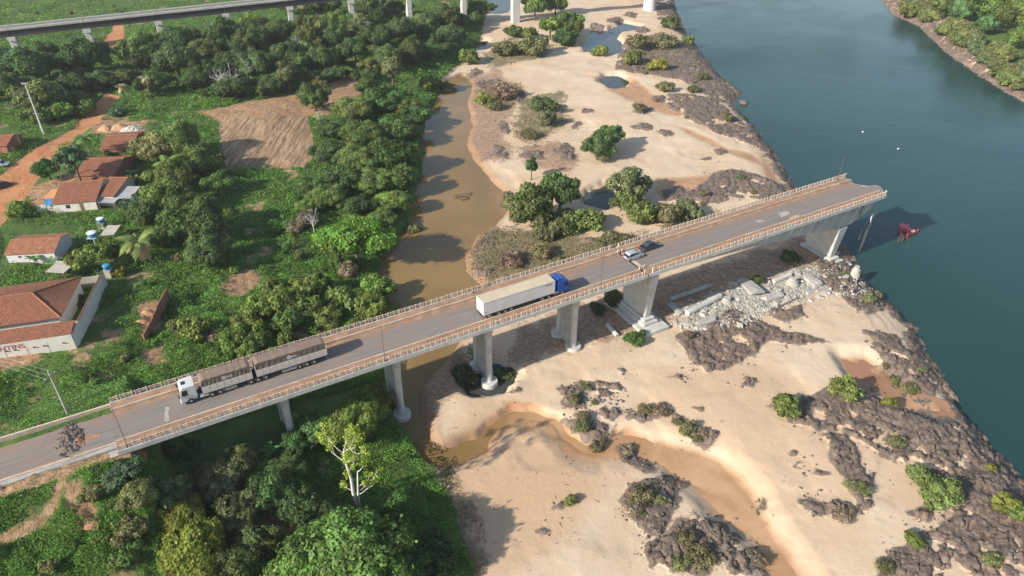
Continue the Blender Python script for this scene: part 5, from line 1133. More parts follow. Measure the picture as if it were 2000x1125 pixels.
tw.build('trunk', 'bark_white', wtree, smooth=True)
LP = []; 
for q in tips: LP.append(np.array(q)+r_.normal(0, .26, (40, 3)))
LP = np.vstack(LP); o = link('crown', leaf_cloud('crown', LP, r_.normal(size=LP.shape)+[0, 0, .8], .13*r_.uniform(.7, 1.3, len(LP)), .6+r_.normal(0, .15, len(LP)), r_), wtree); o.color = (.17, .215, .022, 1)
# ------------------------------------------------------------------ village
def uvslab(name, quad, m, parent, th=.10, nx=14, ny=8, jit=.02, seed=0):
    """roof slope: a sagging slab between four corners (eave left, eave right, top right, top left) with metre UVs"""
    q = [np.array(p, float) for p in quad]; r_ = np.random.default_rng(seed+int(abs(q[0][0])*100) % 1000)
    nrm = np.cross(q[1]-q[0], q[3]-q[0]); nrm /= np.linalg.norm(nrm)+1e-9
    if nrm[2] < 0: nrm = -nrm
    V = []; U = []
    w = np.linalg.norm(q[1]-q[0]); hgt = np.linalg.norm(q[3]-q[0])
    for k in (0, 1):
        for j in range(ny+1):
            for i in range(nx+1):
                a, b_ = i/nx, j/ny; p = (q[0]*(1-a)+q[1]*a)*(1-b_)+(q[3]*(1-a)+q[2]*a)*b_
                V.append(p+nrm*((th if k == 0 else 0)+(r_.normal(0, jit) if k == 0 else 0)-.06*math.sin(math.pi*b_)*math.sin(math.pi*a))); U.append((a*w, b_*hgt))
    F_ = []; s = (nx+1)*(ny+1); idx_ = lambda i, j, k: k*s+j*(nx+1)+i
    for j in range(ny):
        for i in range(nx):
            F_.append((idx_(i, j, 0), idx_(i+1, j, 0), idx_(i+1, j+1, 0), idx_(i, j+1, 0))); F_.append((idx_(i, j, 1), idx_(i, j+1, 1), idx_(i+1, j+1, 1), idx_(i+1, j, 1)))
    for i in range(nx):
        F_.append((idx_(i, 0, 0), idx_(i, 0, 1), idx_(i+1, 0, 1), idx_(i+1, 0, 0))); F_.append((idx_(i, ny, 0), idx_(i+1, ny, 0), idx_(i+1, ny, 1), idx_(i, ny, 1)))
    for j in range(ny):
        F_.append((idx_(0, j, 0), idx_(0, j+1, 0), idx_(0, j+1, 1), idx_(0, j, 1))); F_.append((idx_(nx, j, 0), idx_(nx, j, 1), idx_(nx, j+1, 1), idx_(nx, j+1, 0)))
    me = bpy.data.meshes.new(name); me.from_pydata([tuple(v) for v in V], [], F_); me.materials.append(M[m])
    uv = me.uv_layers.new(name='UVMap')
    for l in me.loops: uv.data[l.index].uv = U[l.vertex_index]
    bm = bmesh.new(); bm.from_mesh(me); bmesh.ops.recalc_face_normals(bm, faces=bm.faces); bm.to_mesh(me); bm.free()
    return link(name, me, parent)
def frame(NL, NR, FR, he):
    a = [PT(*p, he) for p in (NL, NR, FR)]; a = [np.array([float(q[0][0]), float(q[1][0])]) for q in a]
    g = float(base(*((a[0]+a[2])/2))[0]); ex = a[1]-a[0]; L = np.linalg.norm(ex); ex /= L; ey = np.array([-ex[1], ex[0]]); Dp = abs((a[2]-a[1])@ey)
    return a[0], g, L, Dp, math.atan2(ex[1], ex[0])
def opening(parent, name, m, x0, x1, z0, z1, y, th=.05):
    mb = MB(); mb.box(x0, x1, y-th, y+.01, z0, z1); return mb.build(name, m, parent)
def house(name, label, NL, NR, FR, he, rise, wallm, roofm, rf=.5, over=.35, wins=(), doors=(), gable=None, Dmin=None, cat='house'):
    o0, g, L, Dp, rz = frame(NL, NR, FR, he)
    if Dmin: Dp = max(Dp, Dmin)
    t = thing(name, label, cat, (o0[0], o0[1], g), rz)
    yr = Dp*rf; zr = he+rise
    mb = MB(); mb.box(0, L, 0, Dp, -1.2, he-.02)
    w = mb.build('wall', wallm, t)
    for k_, x in enumerate((.0, L)):
        mb = MB(); mb.loft([[(x-.08 if k_ else x, 0.02, he-.03), (x-.08 if k_ else x, Dp-.02, he-.03), (x-.08 if k_ else x, yr, zr-.05)], [(x if k_ else x+.08, .02, he-.03), (x if k_ else x+.08, Dp-.02, he-.03), (x if k_ else x+.08, yr, zr-.05)]]); mb.build('gable', gable or wallm, t)
    rf_ = link('roof', None, t)
    k1 = rise/max(yr, .3)*over; k2 = rise/max(Dp-yr, .3)*over
    uvslab('roof_slope', [(-over, -over, he-k1), (L+over, -over, he-k1), (L+over, yr, zr), (-over, yr, zr)], roofm, rf_, seed=1)
    uvslab('roof_slope', [(L+over, Dp+over, he-k2), (-over, Dp+over, he-k2), (-over, yr, zr-.005), (L+over, yr, zr-.005)], roofm, rf_, seed=2)
    mb = MB(); mb.tube([(-over, yr, zr+.08), (L*.5, yr, zr+.05), (L+over, yr, zr+.08)], .14, 7); mb.build('ridge_tiles', 'clay_tile_edge', rf_)
    for x, wd, z, h in wins:
        f = opening(t, 'window', 'wood', x-wd/2-.07, x+wd/2+.07, z-.07, z+h+.07, -.001, .03); opening(f, 'pane', 'window_dark', x-wd/2, x+wd/2, z, z+h, -.04, .02)
    for x, wd, h in doors: opening(t, 'door', 'wood', x-wd/2, x+wd/2, -.2, h, 0, .04)
    return t, L, Dp
def canopy(name, label, NL, NR, FR, he, m, tilt=.25, posts='wood', cat='shed'):
    o0, g, L, Dp, rz = frame(NL, NR, FR, he); t = thing(name, label, cat, (o0[0], o0[1], g), rz)
    uvslab('roof', [(0, 0, he-tilt), (L, 0, he-tilt*.8), (L, Dp, he+tilt), (0, Dp, he+tilt)], m, t, .05, 8, 5, .015)
    for x in (.15, L-.15):
        for y, z in ((.15, he-tilt), (Dp-.15, he+tilt*.9)):
            mb = MB(); mb.box(x-.07, x+.07, y-.07, y+.07, -1, z); mb.build('post', posts, t)
    return t
def wall_run(t, name, p, q, h, m, th=.2, drop=1.):
    p = np.array(p, float); q = np.array(q, float); d = q-p; L = np.linalg.norm(d); d /= L; n_ = np.array([-d[1], d[0]])*th/2
    mb = MB(); lo = [(p-n_), (q-n_), (q+n_), (p+n_)]; mb.hexa([(*v, -drop) for v in lo], [(*v, h) for v in lo]); return mb.build(name, m, t)
def w2(px, py, dz=0.):
    x, y = PT(px, py, dz); return np.array([float(x[0]), float(y[0])])
# walled compound with lettering
C = w2(151, 682); Lf = w2(-80, 711); Bk = w2(210, 556); g = float(base(*C)[0])
comp = thing('walled_building', 'white walled building with red tiled hip roof and red lettering at the left edge', 'building', (C[0], C[1], g))
lc = lambda v: np.array(v)-C
ex = (Lf-C)/np.linalg.norm(Lf-C); ey = (Bk-C)/np.linalg.norm(Bk-C); LF = np.linalg.norm(Lf-C); LB = np.linalg.norm(Bk-C)
loc = lambda a, b_, z: tuple(ex*a+ey*b_)+(z,)
hw = 3.5
wall_run(comp, 'front_wall', (0, 0), lc(Lf), hw, 'plaster_white'); wall_run(comp, 'side_wall', ey*.12, lc(Bk), hw-.25, 'plaster_white', .2)
wall_run(comp, 'back_wall', lc(Bk), lc(Bk)+ex*6, 2.3, 'fibre_cement')
wall_run(comp, 'inner_wall', ey*4.1, ey*4.1+ex*LF, 3.35, 'plaster_white', .18)
rf_ = link('roof', None, comp)
uvslab('roof_slope', [loc(-.1, -.15, hw-.02), loc(LF, -.15, hw-.02), loc(LF, 3.3, hw+.55), loc(-.1, 3.3, hw+.55)], 'clay_tiles', rf_, nx=30)
mb = MB(); mb.tube([(*(ey*4.0), hw-.1), (*(ey*LB), hw-.15)], .13, 6); mb.build('coping', 'clay_tile_edge', rf_)
# main hip roof
e1 = w2(118, 620, 3.6)-C; e2 = w2(161, 540, 3.6)-C
A0 = np.array([e1@ex, e1@ey]); 
M2 = np.array([[ex[0], ey[0]], [ex[1], ey[1]]]); inv = np.linalg.inv(M2)
a1, b1 = inv@e1; a2, b2 = inv@e2; ri = inv@(w2(64, 566, 5.4)-C)
zE, zR = 3.6, 5.5; am = (a1+a2)/2; rb = (b1+b2)/2
uvslab('roof_slope', [loc(am, b1, zE), loc(LF, b1, zE), loc(LF, rb, zR), loc(ri[0], rb, zR)], 'clay_tiles', rf_, nx=26)
uvslab('roof_slope', [loc(LF, b2, zE), loc(am, b2, zE), loc(ri[0], rb, zR), loc(LF, rb, zR)], 'clay_tiles', rf_, nx=26)
uvslab('roof_slope', [loc(am, b2, zE), loc(am, b1, zE), loc(ri[0], rb, zR), loc(ri[0]+.05, rb, zR)], 'clay_tiles', rf_, nx=14)
mb = MB(); mb.tube([loc(am, b1, zE+.12), loc(ri[0], rb, zR+.12)], .13, 6); mb.tube([loc(am, b2, zE+.12), loc(ri[0], rb, zR+.12)], .13, 6); mb.tube([loc(ri[0], rb, zR+.12), loc(LF, rb, zR+.12)], .13, 6); mb.build('ridge_tiles', 'clay_tile_edge', rf_)
mb = MB(); q = [loc(am+.6, b1+.6, 0), loc(LF, b1+.6, 0), loc(LF, b2-.6, 0), loc(am+.6, b2-.6, 0)]; mb.hexa([(x, y, -1) for x, y, z in q], [(x, y, zE-.12) for x, y, z in q]); mb.build('main_wall', 'plaster_white', comp)
for a in (3.5, 8.0, 12.5):
    mb = MB(); q = [loc(a, b1+.55, 0), loc(a+1.0, b1+.55, 0), loc(a+1.0, b1+.62, 0), loc(a, b1+.62, 0)]; mb.hexa([(x, y, 1.) for x, y, z in q], [(x, y, 2.3) for x, y, z in q]); mb.build('window', 'window_dark', comp)
for a in (1.6, 4.7, 6.3, 9.3, 10.6, 13.5, 15.): mb = MB(); q = loc(a, -.16, 1.9); mb.box(q[0]-.17, q[0]+.17, q[1]-.12, q[1]+.05, q[2]-.09, q[2]+.09); mb.build('vent', 'window_dark', comp)
for a in (4.2, 7.6, 11.0, 14.4): mb = MB(); q = loc(a, -.105, 0); mb.box(q[0]-.025, q[0]+.025, q[1]-.03, q[1]+.03, -.8, hw-1.2); mb.build('drain_pipe', 'fibre_cement', comp)
tc = bpy.data.curves.new('lettering', 'FONT'); tc.body = 'ANTINS'; tc.size = 1.35; tc.extrude = .012; tc.offset = .012; tc.space_character = 1.05
tc.materials.append(M['lettering_red']); to = bpy.data.objects.new('lettering', tc); COL.objects.link(to)
bpy.context.view_layer.update()
dg = bpy.context.evaluated_depsgraph_get(); tm = bpy.data.meshes.new_from_object(to.evaluated_get(dg)); wtxt = max(v.co.x for v in tm.vertices)
bpy.data.objects.remove(to, do_unlink=True); to = link('lettering', tm, comp)
if not tm.materials: tm.materials.append(M['lettering_red'])
p = inv@(w2(48, 668, 2.6)-C)
rzw = math.atan2(-ex[1], -ex[0]); q = ex*(p[0]+wtxt)-ey*.125
to.location = (q[0], q[1], 2.05); to.rotation_euler = (R(90), 0, rzw)
# yard plants inside the wall
plant('wisp', 150, 580, 36, 'tangled dark shrub inside the walled yard', 'shrub', col=(.04, .06, .025)); plant('bush', 165, 552, 22, 'green shrub at the back of the walled yard', 'shrub', col=MD)

house('white_house', 'long white house with patchy orange tile roof and dark gable end', (10, 496), (105, 493.5), (136, 457), 2.5, 1.2, 'plaster_lilac', 'clay_tiles_orange', .5, .25, wins=[(5.6, .75, 1.0, .8), (2.6, .5, 1.6, .3)], gable='plaster_lilac')
house('tiled_house', 'red tiled house with long front roof behind the white garden wall', (103, 398), (186, 393), (206, 352), 2.4, 1.5, 'plaster_white', 'clay_tiles', .72, .3, wins=[(3., .8, 1., .8)], doors=[(6., .8, 2.)])
house('tiled_house', 'narrow red tiled house wing touching the metal roofed shed', (190, 383), (221, 384), (245, 346), 2.6, 1.1, 'plaster_white', 'clay_tiles', .75, .3)
house('tiled_house', 'plain red tiled house behind the long tiled roof', (148, 343), (222, 343), (236, 306), 2.5, 1.5, 'brick_raw', 'clay_tiles', .6, .3, wins=[(4., .8, 1., .8)])
house('brick_house', 'small unplastered brick house with red tile roof below the rubble pile', (197, 291), (257, 289), (268, 258), 2.6, 1.3, 'brick_raw', 'clay_tiles', .55, .3, wins=[(2.2, 1., .8, 1.), (6.0, 1., .8, 1.)])
house('brick_house', 'low tiled lean-to right of the small brick house', (258, 283), (284, 282), (286, 268), 2.2, .6, 'brick_raw', 'clay_tiles', .6, .2)
house('brick_house', 'small red roofed brick house at the left picture edge', (-60, 287), (12, 285), (16, 262), 2.4, 1.2, 'brick_raw', 'clay_tiles', .5, .3, wins=[(11., .9, .9, .9)])
canopy('metal_shed', 'grey sheet metal canopy right of the tiled houses', (222, 386), (255, 387), (272, 366), 2.6, 'metal_sheet')
canopy('metal_shed', 'smaller grey sheet roof below the tiled wing', (190, 394), (222, 397), (226, 383), 2.2, 'metal_sheet', .15)
canopy('shed', 'flat grey roofed shed behind the white water tank', (195, 459), (222, 459), (228, 441), 2.3, 'fibre_cement', .1)
canopy('shed', 'flat pale roofed shed between the white house and the walled building', (88, 530), (124, 534), (128, 512), 2.3, 'fibre_cement', .1)
canopy('awning', 'orange cloth awning beside the tiled houses', (83, 387), (107, 387), (119, 371), 2.0, 'tarp_orange', .15, cat='awning')
canopy('awning', 'bright blue tarpaulin awning at the end of the white garden wall', (88, 402), (100, 400), (106, 388), 1.9, 'tarp_blue', .2, cat='awning')
a, b_ = w2(74, 413), w2(178, 408); gw = thing('garden_wall', 'white garden wall in front of the red tiled houses', 'wall', (a[0], a[1], float(base(*((a+b_)/2))[0])))
wall_run(gw, 'panel', (0, 0), (b_-a)*.5, 1.7, 'plaster_white'); wall_run(gw, 'panel', (b_-a)*.503, b_-a, 1.6, 'plaster_white')
# brick wall standing alone on the slope
a, b_ = w2(332, 585), w2(285, 670); za, zb_ = float(base(*a)[0]), float(base(*b_)[0])
bw = thing('brick_wall', 'long bare red brick wall standing alone on the green slope', 'wall', (a[0], a[1], min(za, zb_)))
for t0, t1, h in ((0, .44, 2.5), (.445, .62, 2.2), (.625, 1., 1.9)): wall_run(bw, 'panel', (b_-a)*t0, (b_-a)*t1, h+max(za, zb_)-min(za, zb_), 'brick_raw', .18)
for t0 in (0, .44, .62, 1.): mb = MB(); q = (b_-a)*t0; mb.box(q[0]-.16, q[0]+.16, q[1]-.16, q[1]+.16, -1, 2.3); mb.build('pillar', 'brick_raw', bw)
# heaps
for px, py, rx, h, m_, lb in ((206, 250, 2.6, 1.7, 'sand_heap', 'orange sand heap left of the grey rubble pile'), (232, 248, 3.0, 1.8, 'sand_heap', 'larger orange sand heap touching the grey rubble pile'), (259, 253, 3.4, 1.5, 'rubble_white', 'grey rubble pile beside the sand heaps'), (285, 612, 1.6, 1.0, 'sand_heap', 'upper orange earth heap left of the brick wall'), (278, 628, 1.4, .9, 'sand_heap', 'lower orange earth heap left of the brick wall'), (172, 1015, 1.8, .8, 'soil_red', 'reddish earth hump in the bottom left scrub')):
    q = w2(px, py); o = heap(rx, rx*.8, h, 22, int(px), lump=.6 if 'rubble' in m_ else .2).build('rubble_pile' if 'rubble' in m_ else 'earth_heap', m_, None, (q[0], q[1], ground(q[0], q[1])-.1), smooth='rubble' not in m_); tag(o, lb, 'heap')
# water tanks
def tank(px, py, h, r, m_, label, lid=None, post=True):
    q = w2(px, py, h+.6); t = thing('water_tank', label, 'water tank', (q[0], q[1], ground(*q)))
    mb = MB(); mb.loft([[(rr*math.cos(2*math.pi*j/16), rr*math.sin(2*math.pi*j/16), z) for j in range(16)] for z, rr in ((h, r*.82), (h+.9, r), (h+.95, r*1.04), (h+1.0, r))]); mb.build('tank', m_, t, smooth=False)
    mb = MB(); mb.loft([[(rr*math.cos(2*math.pi*j/16), rr*math.sin(2*math.pi*j/16), z) for j in range(16)] for z, rr in ((h+1.001, r*1.05), (h+1.1, r*.9), (h+1.2, r*.35))]); mb.build('lid', lid or m_, t)
    mb = MB()
    if h > 2: mb.cyl(0, 0, -.5, h-.12, .17, .15, 10)
    else: mb.box(-r*.8, r*.8, -r*.8, r*.8, -.5, h-.12)
    mb.build('stand', 'pole_concrete', t); mb = MB(); mb.box(-r, r, -r, r, h-.12, h-.001); mb.build('platform', 'pole_concrete', t)
tank(179, 456, 4.6, 1.0, 'tank_blue', 'white lidded water tank raised on a tall concrete post', 'tank_white')
tank(196, 429, 1.6, .85, 'tank_blue', 'blue and white water tank on a low stand beyond the white house', 'tank_white')
tank(208, 521, 1.9, .75, 'tank_blue', 'plain blue water tank behind the corner of the walled building')
# floodlight mast, utility poles and wires
q = w2(85, 260); t = thing('floodlight_mast', 'tall white floodlight mast beside the dirt road', 'mast', (q[0], q[1], ground(*q)))
mb = MB(); mb.tube([(0, 0, -.5), (0, 0, 7), (0, 0, 15)], [.26, .19, .12], 8); mb.build('pole', 'tank_white', t)
for z in (6.5, 15): mb = MB(); mb.box(-.9, .9, -.06, .06, z-.06, z+.06); mb.build('crossarm', 'metal_grey', t)
for x in (-.75, -.25, .25, .75): mb = MB(); mb.box(x-.18, x+.18, -.22, .16, 15.1, 15.5); mb.build('floodlight', 'metal_grey', t)
def pole(px, py, h, label, rz=0., m_='pole_concrete'):
    q = w2(px, py); t = thing('utility_pole', label, 'pole', (q[0], q[1], ground(*q)), rz)
    mb = MB(); mb.tube([(0, 0, -.5), (0, 0, h)], [.17, .10], 8); mb.build('pole', m_, t)
    mb = MB(); mb.box(-1., 1., -.06, .06, h-1.1, h-.98); mb.build('crossarm', 'wood', t)
    for x in (-.85, 0, .85): mb = MB(); mb.cyl(x, 0, h-.98, h-.78, .06, n=8); mb.build('insulator', 'tank_white', t)
    return q, ground(*q)
q, z = pole(134, 812, 8.5, 'concrete utility pole on the grass bank above the approach road', 1.3)
q2 = w2(-80, 785); zt = z+7.6
for k_, off in enumerate((-.8, 0., .8)):
    mb = MB(); a = np.array([q[0], q[1]+off, zt]); b_ = np.array([q2[0]-12, q2[1]+6+off, zt+.3]); mb.tube([tuple(a+(b_-a)*t_+[0, 0, -1.1*math.sin(math.pi*t_)]) for t_ in np.linspace(0, 1, 12)], .014, 4)
    tag(mb.build('overhead_wire', 'pole_concrete'), 'thin overhead wire running left from the concrete utility pole', 'wire', 'wires from the utility pole')
pole(45, 292, 5.5, 'short pole beside the brick house at the left picture edge', .3, 'wood'); pole(126, 365, 6.5, 'thin pole in front of the round garden tree', 1., 'wood'); pole(138, 347, 7., 'thin grey pole between the garden trees', .6)
q = w2(137, 210); t = thing('dead_trunk', 'bare pale trunk at the lower edge of the wood', 'trunk', (q[0], q[1], ground(*q)))
mb = MB(); mb.tube([(0, 0, -.3), (.2, 0, 3), (-.1, 0, 6.5)], [.18, .14, .08], 6); mb.build('stem', 'bark_white', t); mb = MB(); mb.tube([(0, 0, 4), (.9, .2, 5.6)], [.08, .03], 5); mb.build('branch', 'bark_white', t)
# cars in the village
def move(t, px, py, rz):
    q = w2(px, py); t.location = (q[0], q[1], ground(*q)); t.rotation_euler = (0, 0, rz)
move(car('parked_car', 'small silver car parked beside the dirt road at the left edge', 'car', 0, 0, 'silver'), -12, 326, R(8))
move(car('parked_car', 'dark car at the left picture edge on the dirt road', 'car', 0, 0, 'dark_car', hatch=False), -10, 370, R(60))
# people: one continuous body by skin modifier
def person(label, loc, rz, pose, cloth, sc=1.):
    t = thing('person', label, 'person', loc, rz); t.scale = (sc,)*3
    if pose == 'stand': J = [(0, 0, .92), (0, 0, 1.15), (0, .01, 1.42), (0, .02, 1.52), (0, .03, 1.64), (.1, 0, .88), (.12, .06, .48), (.12, .0, .06), (.12, .13, .03), (-.1, 0, .88), (-.12, -.06, .48), (-.12, -.14, .08), (-.12, 0, .04), (.2, 0, 1.4), (.27, .02, 1.13), (.25, .12, .9), (-.2, 0, 1.4), (-.27, -.02, 1.13), (-.25, .1, .9)]
    else: J = [(0, 0, .2), (0, .02, .45), (0, .06, .72), (0, .08, .82), (0, .1, .94), (.1, .05, .2), (.14, .45, .3), (.13, .5, -.05), (.13, .62, -.08), (-.1, .05, .2), (-.14, .45, .3), (-.13, .5, -.05), (-.13, .62, -.08), (.2, .06, .7), (.26, .2, .48), (.2, .42, .45), (-.2, .06, .7), (-.26, .2, .48), (-.2, .42, .45)]
    E_ = [(0, 1), (1, 2), (2, 3), (3, 4), (0, 5), (5, 6), (6, 7), (7, 8), (0, 9), (9, 10), (10, 11), (11, 12), (2, 13), (13, 14), (14, 15), (2, 16), (16, 17), (17, 18)]
    RR = [.14, .13, .15, .055, .10, .1, .07, .045, .04, .1, .07, .045, .04, .07, .045, .035, .07, .045, .035]
    me = bpy.data.meshes.new('body'); me.from_pydata(J, E_, []); me.materials.append(M[cloth]); o = link('body', me, t)
    sk = o.modifiers.new('skin', 'SKIN')
    for v, r__ in zip(me.skin_vertices[0].data, RR): v.radius = (r__, r__)
    me.skin_vertices[0].data[0].use_root = True; o.modifiers.new('sub', 'SUBSURF').levels = 1
    h = J[4]; mb = MB(); n_ = 10
    mb.loft([[(h[0]+rr*math.cos(2*math.pi*j/n_), h[1]-.015+rr*math.sin(2*math.pi*j/n_), h[2]+z) for j in range(n_)] for z, rr in ((-.02, .105), (.05, .115), (.1, .09), (.125, .03))]); mb.build('hair', 'hair', t, smooth=True)
    mb = MB(); mb.box(h[0]-.05, h[0]+.05, h[1]+.085, h[1]+.115, h[2]-.06, h[2]+.02); mb.build('face', 'skin', t)
    return t
q = w2(153, 244); person('person in red walking along the dirt road near the bend', (q[0], q[1], ground(*q)), .6, 'stand', 'cloth_red', 1.15)
# ------------------------------------------------------------------ boats
def boat(name, label, px, py, L, W, hm, rz):
    x, y = P(px, py, .1); t = thing(name, label, 'boat', (float(x), float(y), .0), rz)
    prof = [(-.5, .72), (-.35, .92), (0, 1.), (.25, .85), (.42, .45), (.5, .06)]
    out = [[(L*a, -W/2*b_, .5+.25*max(a, 0)), (L*a*.97, -W/2*b_*.75, -.12), (L*a*.97, W/2*b_*.75, -.12), (L*a, W/2*b_, .5+.25*max(a, 0)), (L*a*.94, W/2*b_*.84, .47+.25*max(a, 0)), (L*a*.92, W/2*b_*.6, .10), (L*a*.92, -W/2*b_*.6, .10), (L*a*.94, -W/2*b_*.84, .47+.25*max(a, 0))] for a, b_ in prof]
    mb = MB(); mb.loft(out); mb.build('hull', hm, t)
    for a in (-.25, .1): mb = MB(); mb.box(L*a-.13, L*a+.13, -W*.36, W*.36, .28, .34); mb.build('bench', 'wood', t)
    mb = MB(); mb.box(-L*.5-.28, -L*.5-.02, -.16, .16, .1, .8); mb.build('outboard_motor', 'black_plastic', t)
    return t
b1_ = boat('red_boat', 'red boat with a white bundle aboard on the green river', 1780, 454, 4.6, 1.9, 'boat_red', R(25))
mb = MB(); mb.loft([[(rr*math.cos(2*math.pi*j/10)*1.2+.3, rr*math.sin(2*math.pi*j/10), z) for j in range(10)] for z, rr in ((.34, .5), (.6, .55), (.8, .3))]); o = mb.build('bundle', 'cloth_white', None, (b1_.location.x, b1_.location.y, 0)); o.rotation_euler = b1_.rotation_euler; tag(o, 'white bundle lying in the open red boat', 'bundle')
b2_ = boat('canopy_boat', 'boat with a flat red canopy beside the open red boat', 1763, 455, 5.2, 1.9, 'boat_red', R(75))
mb = MB(); mb.hexa([(-1.3, -1.1, 1.9), (1.6, -1.1, 1.9), (1.6, 1.1, 1.9), (-1.3, 1.1, 1.9)], [(-1.3, -1.05, 1.97), (1.6, -1.05, 1.97), (1.6, 1.05, 1.97), (-1.3, 1.05, 1.97)]); mb.build('canopy', 'boat_red', b2_)
for x in (-1.2, 1.5):
    for y in (-.8, .8): mb = MB(); mb.tube([(x, y, .3), (x, y, 1.9)], .03, 5); mb.build('canopy_post', 'metal_grey', b2_)
b3_ = boat('grey_boat', 'small grey boat with two people below the red canopy boat', 1759, 466, 3.8, 1.4, 'boat_grey', R(60))
for bb, dx, lb, cl in ((b3_, -.6, 'seated person in dark clothes at the stern of the small grey boat', 'cloth_dark'), (b3_, .5, 'seated person in red in the middle of the small grey boat', 'cloth_red'), (b1_, -1.2, 'seated person in dark clothes at the stern of the red boat', 'cloth_dark')):
    v = Matrix.Rotation(bb.rotation_euler.z, 3, 'Z') @ Vector((dx, 0, 0)); person(lb, (bb.location.x+v.x, bb.location.y+v.y, .2), bb.rotation_euler.z-1.57, 'sit', cl)
for px, py, lb in ((1685, 258, 'white float on the river left of the middle'), (1754, 291, 'white float on the river above the red boats')):
    x, y = P(px, py, 0); mb = MB(); mb.loft([[(rr*math.cos(2*math.pi*j/10), rr*math.sin(2*math.pi*j/10), z) for j in range(10)] for z, rr in ((-.2, .15), (.05, .3), (.22, .3), (.35, .1))]); o = mb.build('buoy', 'tank_white', None, (float(x), float(y), 0), smooth=True); tag(o, lb, 'buoy')
# ------------------------------------------------------------------ stones and concrete debris
def rock_mesh(name, m_, seed, sub=2, amp=.35, flat=.6):
    r_ = np.random.default_rng(seed); bm = bmesh.new(); bmesh.ops.create_icosphere(bm, subdivisions=sub, radius=1)
    dirs = r_.normal(size=(13, 3)); dirs /= np.linalg.norm(dirs, axis=1, keepdims=True); cut = r_.uniform(.38, .8, 13)
    for v in bm.verts:
        p = np.array(v.co); 
        for d_, c_ in zip(dirs, cut):
            e = p@d_-c_
            if e > 0: p = p-d_*e*.97
        v.co = p*np.array([1, 1, flat])*(1+r_.normal(0, amp*.08))
    me = bpy.data.meshes.new(name); bm.to_mesh(me); bm.free(); me.materials.append(M[m_]); return me
BM = [rock_mesh('boulder', 'basalt', s) for s in range(8)]
def scatter(polys, n_, smin, smax, meshes, name, label, cat, group, dz=.0, seed=1):
    r_ = np.random.default_rng(seed); ar = np.array([abs(.5*np.sum(q[:, 0]*np.roll(q[:, 1], -1)-np.roll(q[:, 0], -1)*q[:, 1])) for q in polys])
    done = 0
    while done < n_:
        q = polys[r_.choice(len(polys), p=ar/ar.sum())]; x = r_.uniform(q[:, 0].min(), q[:, 0].max()); y = r_.uniform(q[:, 1].min(), q[:, 1].max())
        if sd(q, x, y)[0] < -1.2: continue
        sc = smin+(smax-smin)*r_.random()**2.2
        o = link(name, meshes[int(r_.integers(0, len(meshes)))], None, (x, y, ground(x, y)+dz*sc)); o.scale = (sc*r_.uniform(.8, 1.3), sc, sc*r_.uniform(.7, 1.1)); o.rotation_euler = (r_.uniform(-.3, .3), r_.uniform(-.3, .3), r_.uniform(0, 6.28))
        tag(o, label, cat, group); done += 1
up = [ROCKS[i] for i in (1, 2, 3)]; lowr = [ROCKS[i] for i in (4, 5, 6, 7)]; mid = [ROCKS[i] for i in (8, 9, 10, 11, 12, 13, 14, 15)]
scatter(up, 60, .2, .75, BM, 'boulder', 'brown boulder on the rock shelf behind the bridge', 'boulder', 'boulders behind the bridge', .1, 5)
scatter(lowr, 90, .2, .7, BM, 'boulder', 'grey brown boulder on the riverside rocks in front of the bridge', 'boulder', 'boulders on the riverside rocks', .1, 6)
scatter(mid, 70, .15, .5, BM, 'boulder', 'brown boulder in the rock patches on the foreground sand', 'boulder', 'boulders on the foreground sand', .1, 7)
for px, py, sc, lb in ((1453, 201, 1.9, 'lone rock standing in the river behind the bridge'), (1358, 855, .01, None), (905, 380, .01, None)):
    if lb: x, y = P(px, py, .3); o = link('rock', BM[3], None, (float(x), float(y), .3)); o.scale = (sc*1.2, sc, sc*1.2); tag(o, lb, 'rock')
for i in range(26):                                           # far bank rock edge
    t = i/25; a = np.array(_far[10-int(min(t*8, 7.99))]); b_ = np.array(_far[9-int(min(t*8, 7.99))]); f = t*8-int(min(t*8, 7.99)); q = a+(b_-a)*f+rng.normal(0, .8, 2)+[1.5, 0]
    o = link('boulder', BM[i % 8], None, (q[0], q[1], .6)); sc = rng.uniform(1.4, 2.8); o.scale = (sc, sc, sc*.9); o.rotation_euler = (0, 0, rng.uniform(0, 6)); tag(o, 'purplish boulder at the water edge of the far bank', 'boulder', 'boulders on the far bank')
CM = [rock_mesh('concrete_chunk', 'rubble_white', 20+s, 1, .1, .7) for s in range(5)]
for s in range(4):
    r_ = np.random.default_rng(60+s); mb = MB(); a, b_, c_ = r_.uniform(.7, 1.3), r_.uniform(.5, .9), r_.uniform(.35, .7)
    mb.hexa([(sx_*a*r_.uniform(.8, 1.1), sy_*b_*r_.uniform(.8, 1.1), -c_) for sx_, sy_ in ((-1, -1), (1, -1), (1, 1), (-1, 1))], [(sx_*a*r_.uniform(.7, 1.), sy_*b_*r_.uniform(.7, 1.), c_*r_.uniform(.7, 1.)) for sx_, sy_ in ((-1, -1), (1, -1), (1, 1), (-1, 1))]); CM.append(mb.mesh('concrete_chunk', 'rubble_white'))
scatter([RUBBLE], 230, .12, .75, CM, 'concrete_chunk', 'broken pale concrete chunk in the debris below the last span', 'concrete chunk', 'concrete debris below the last span', .15, 8)
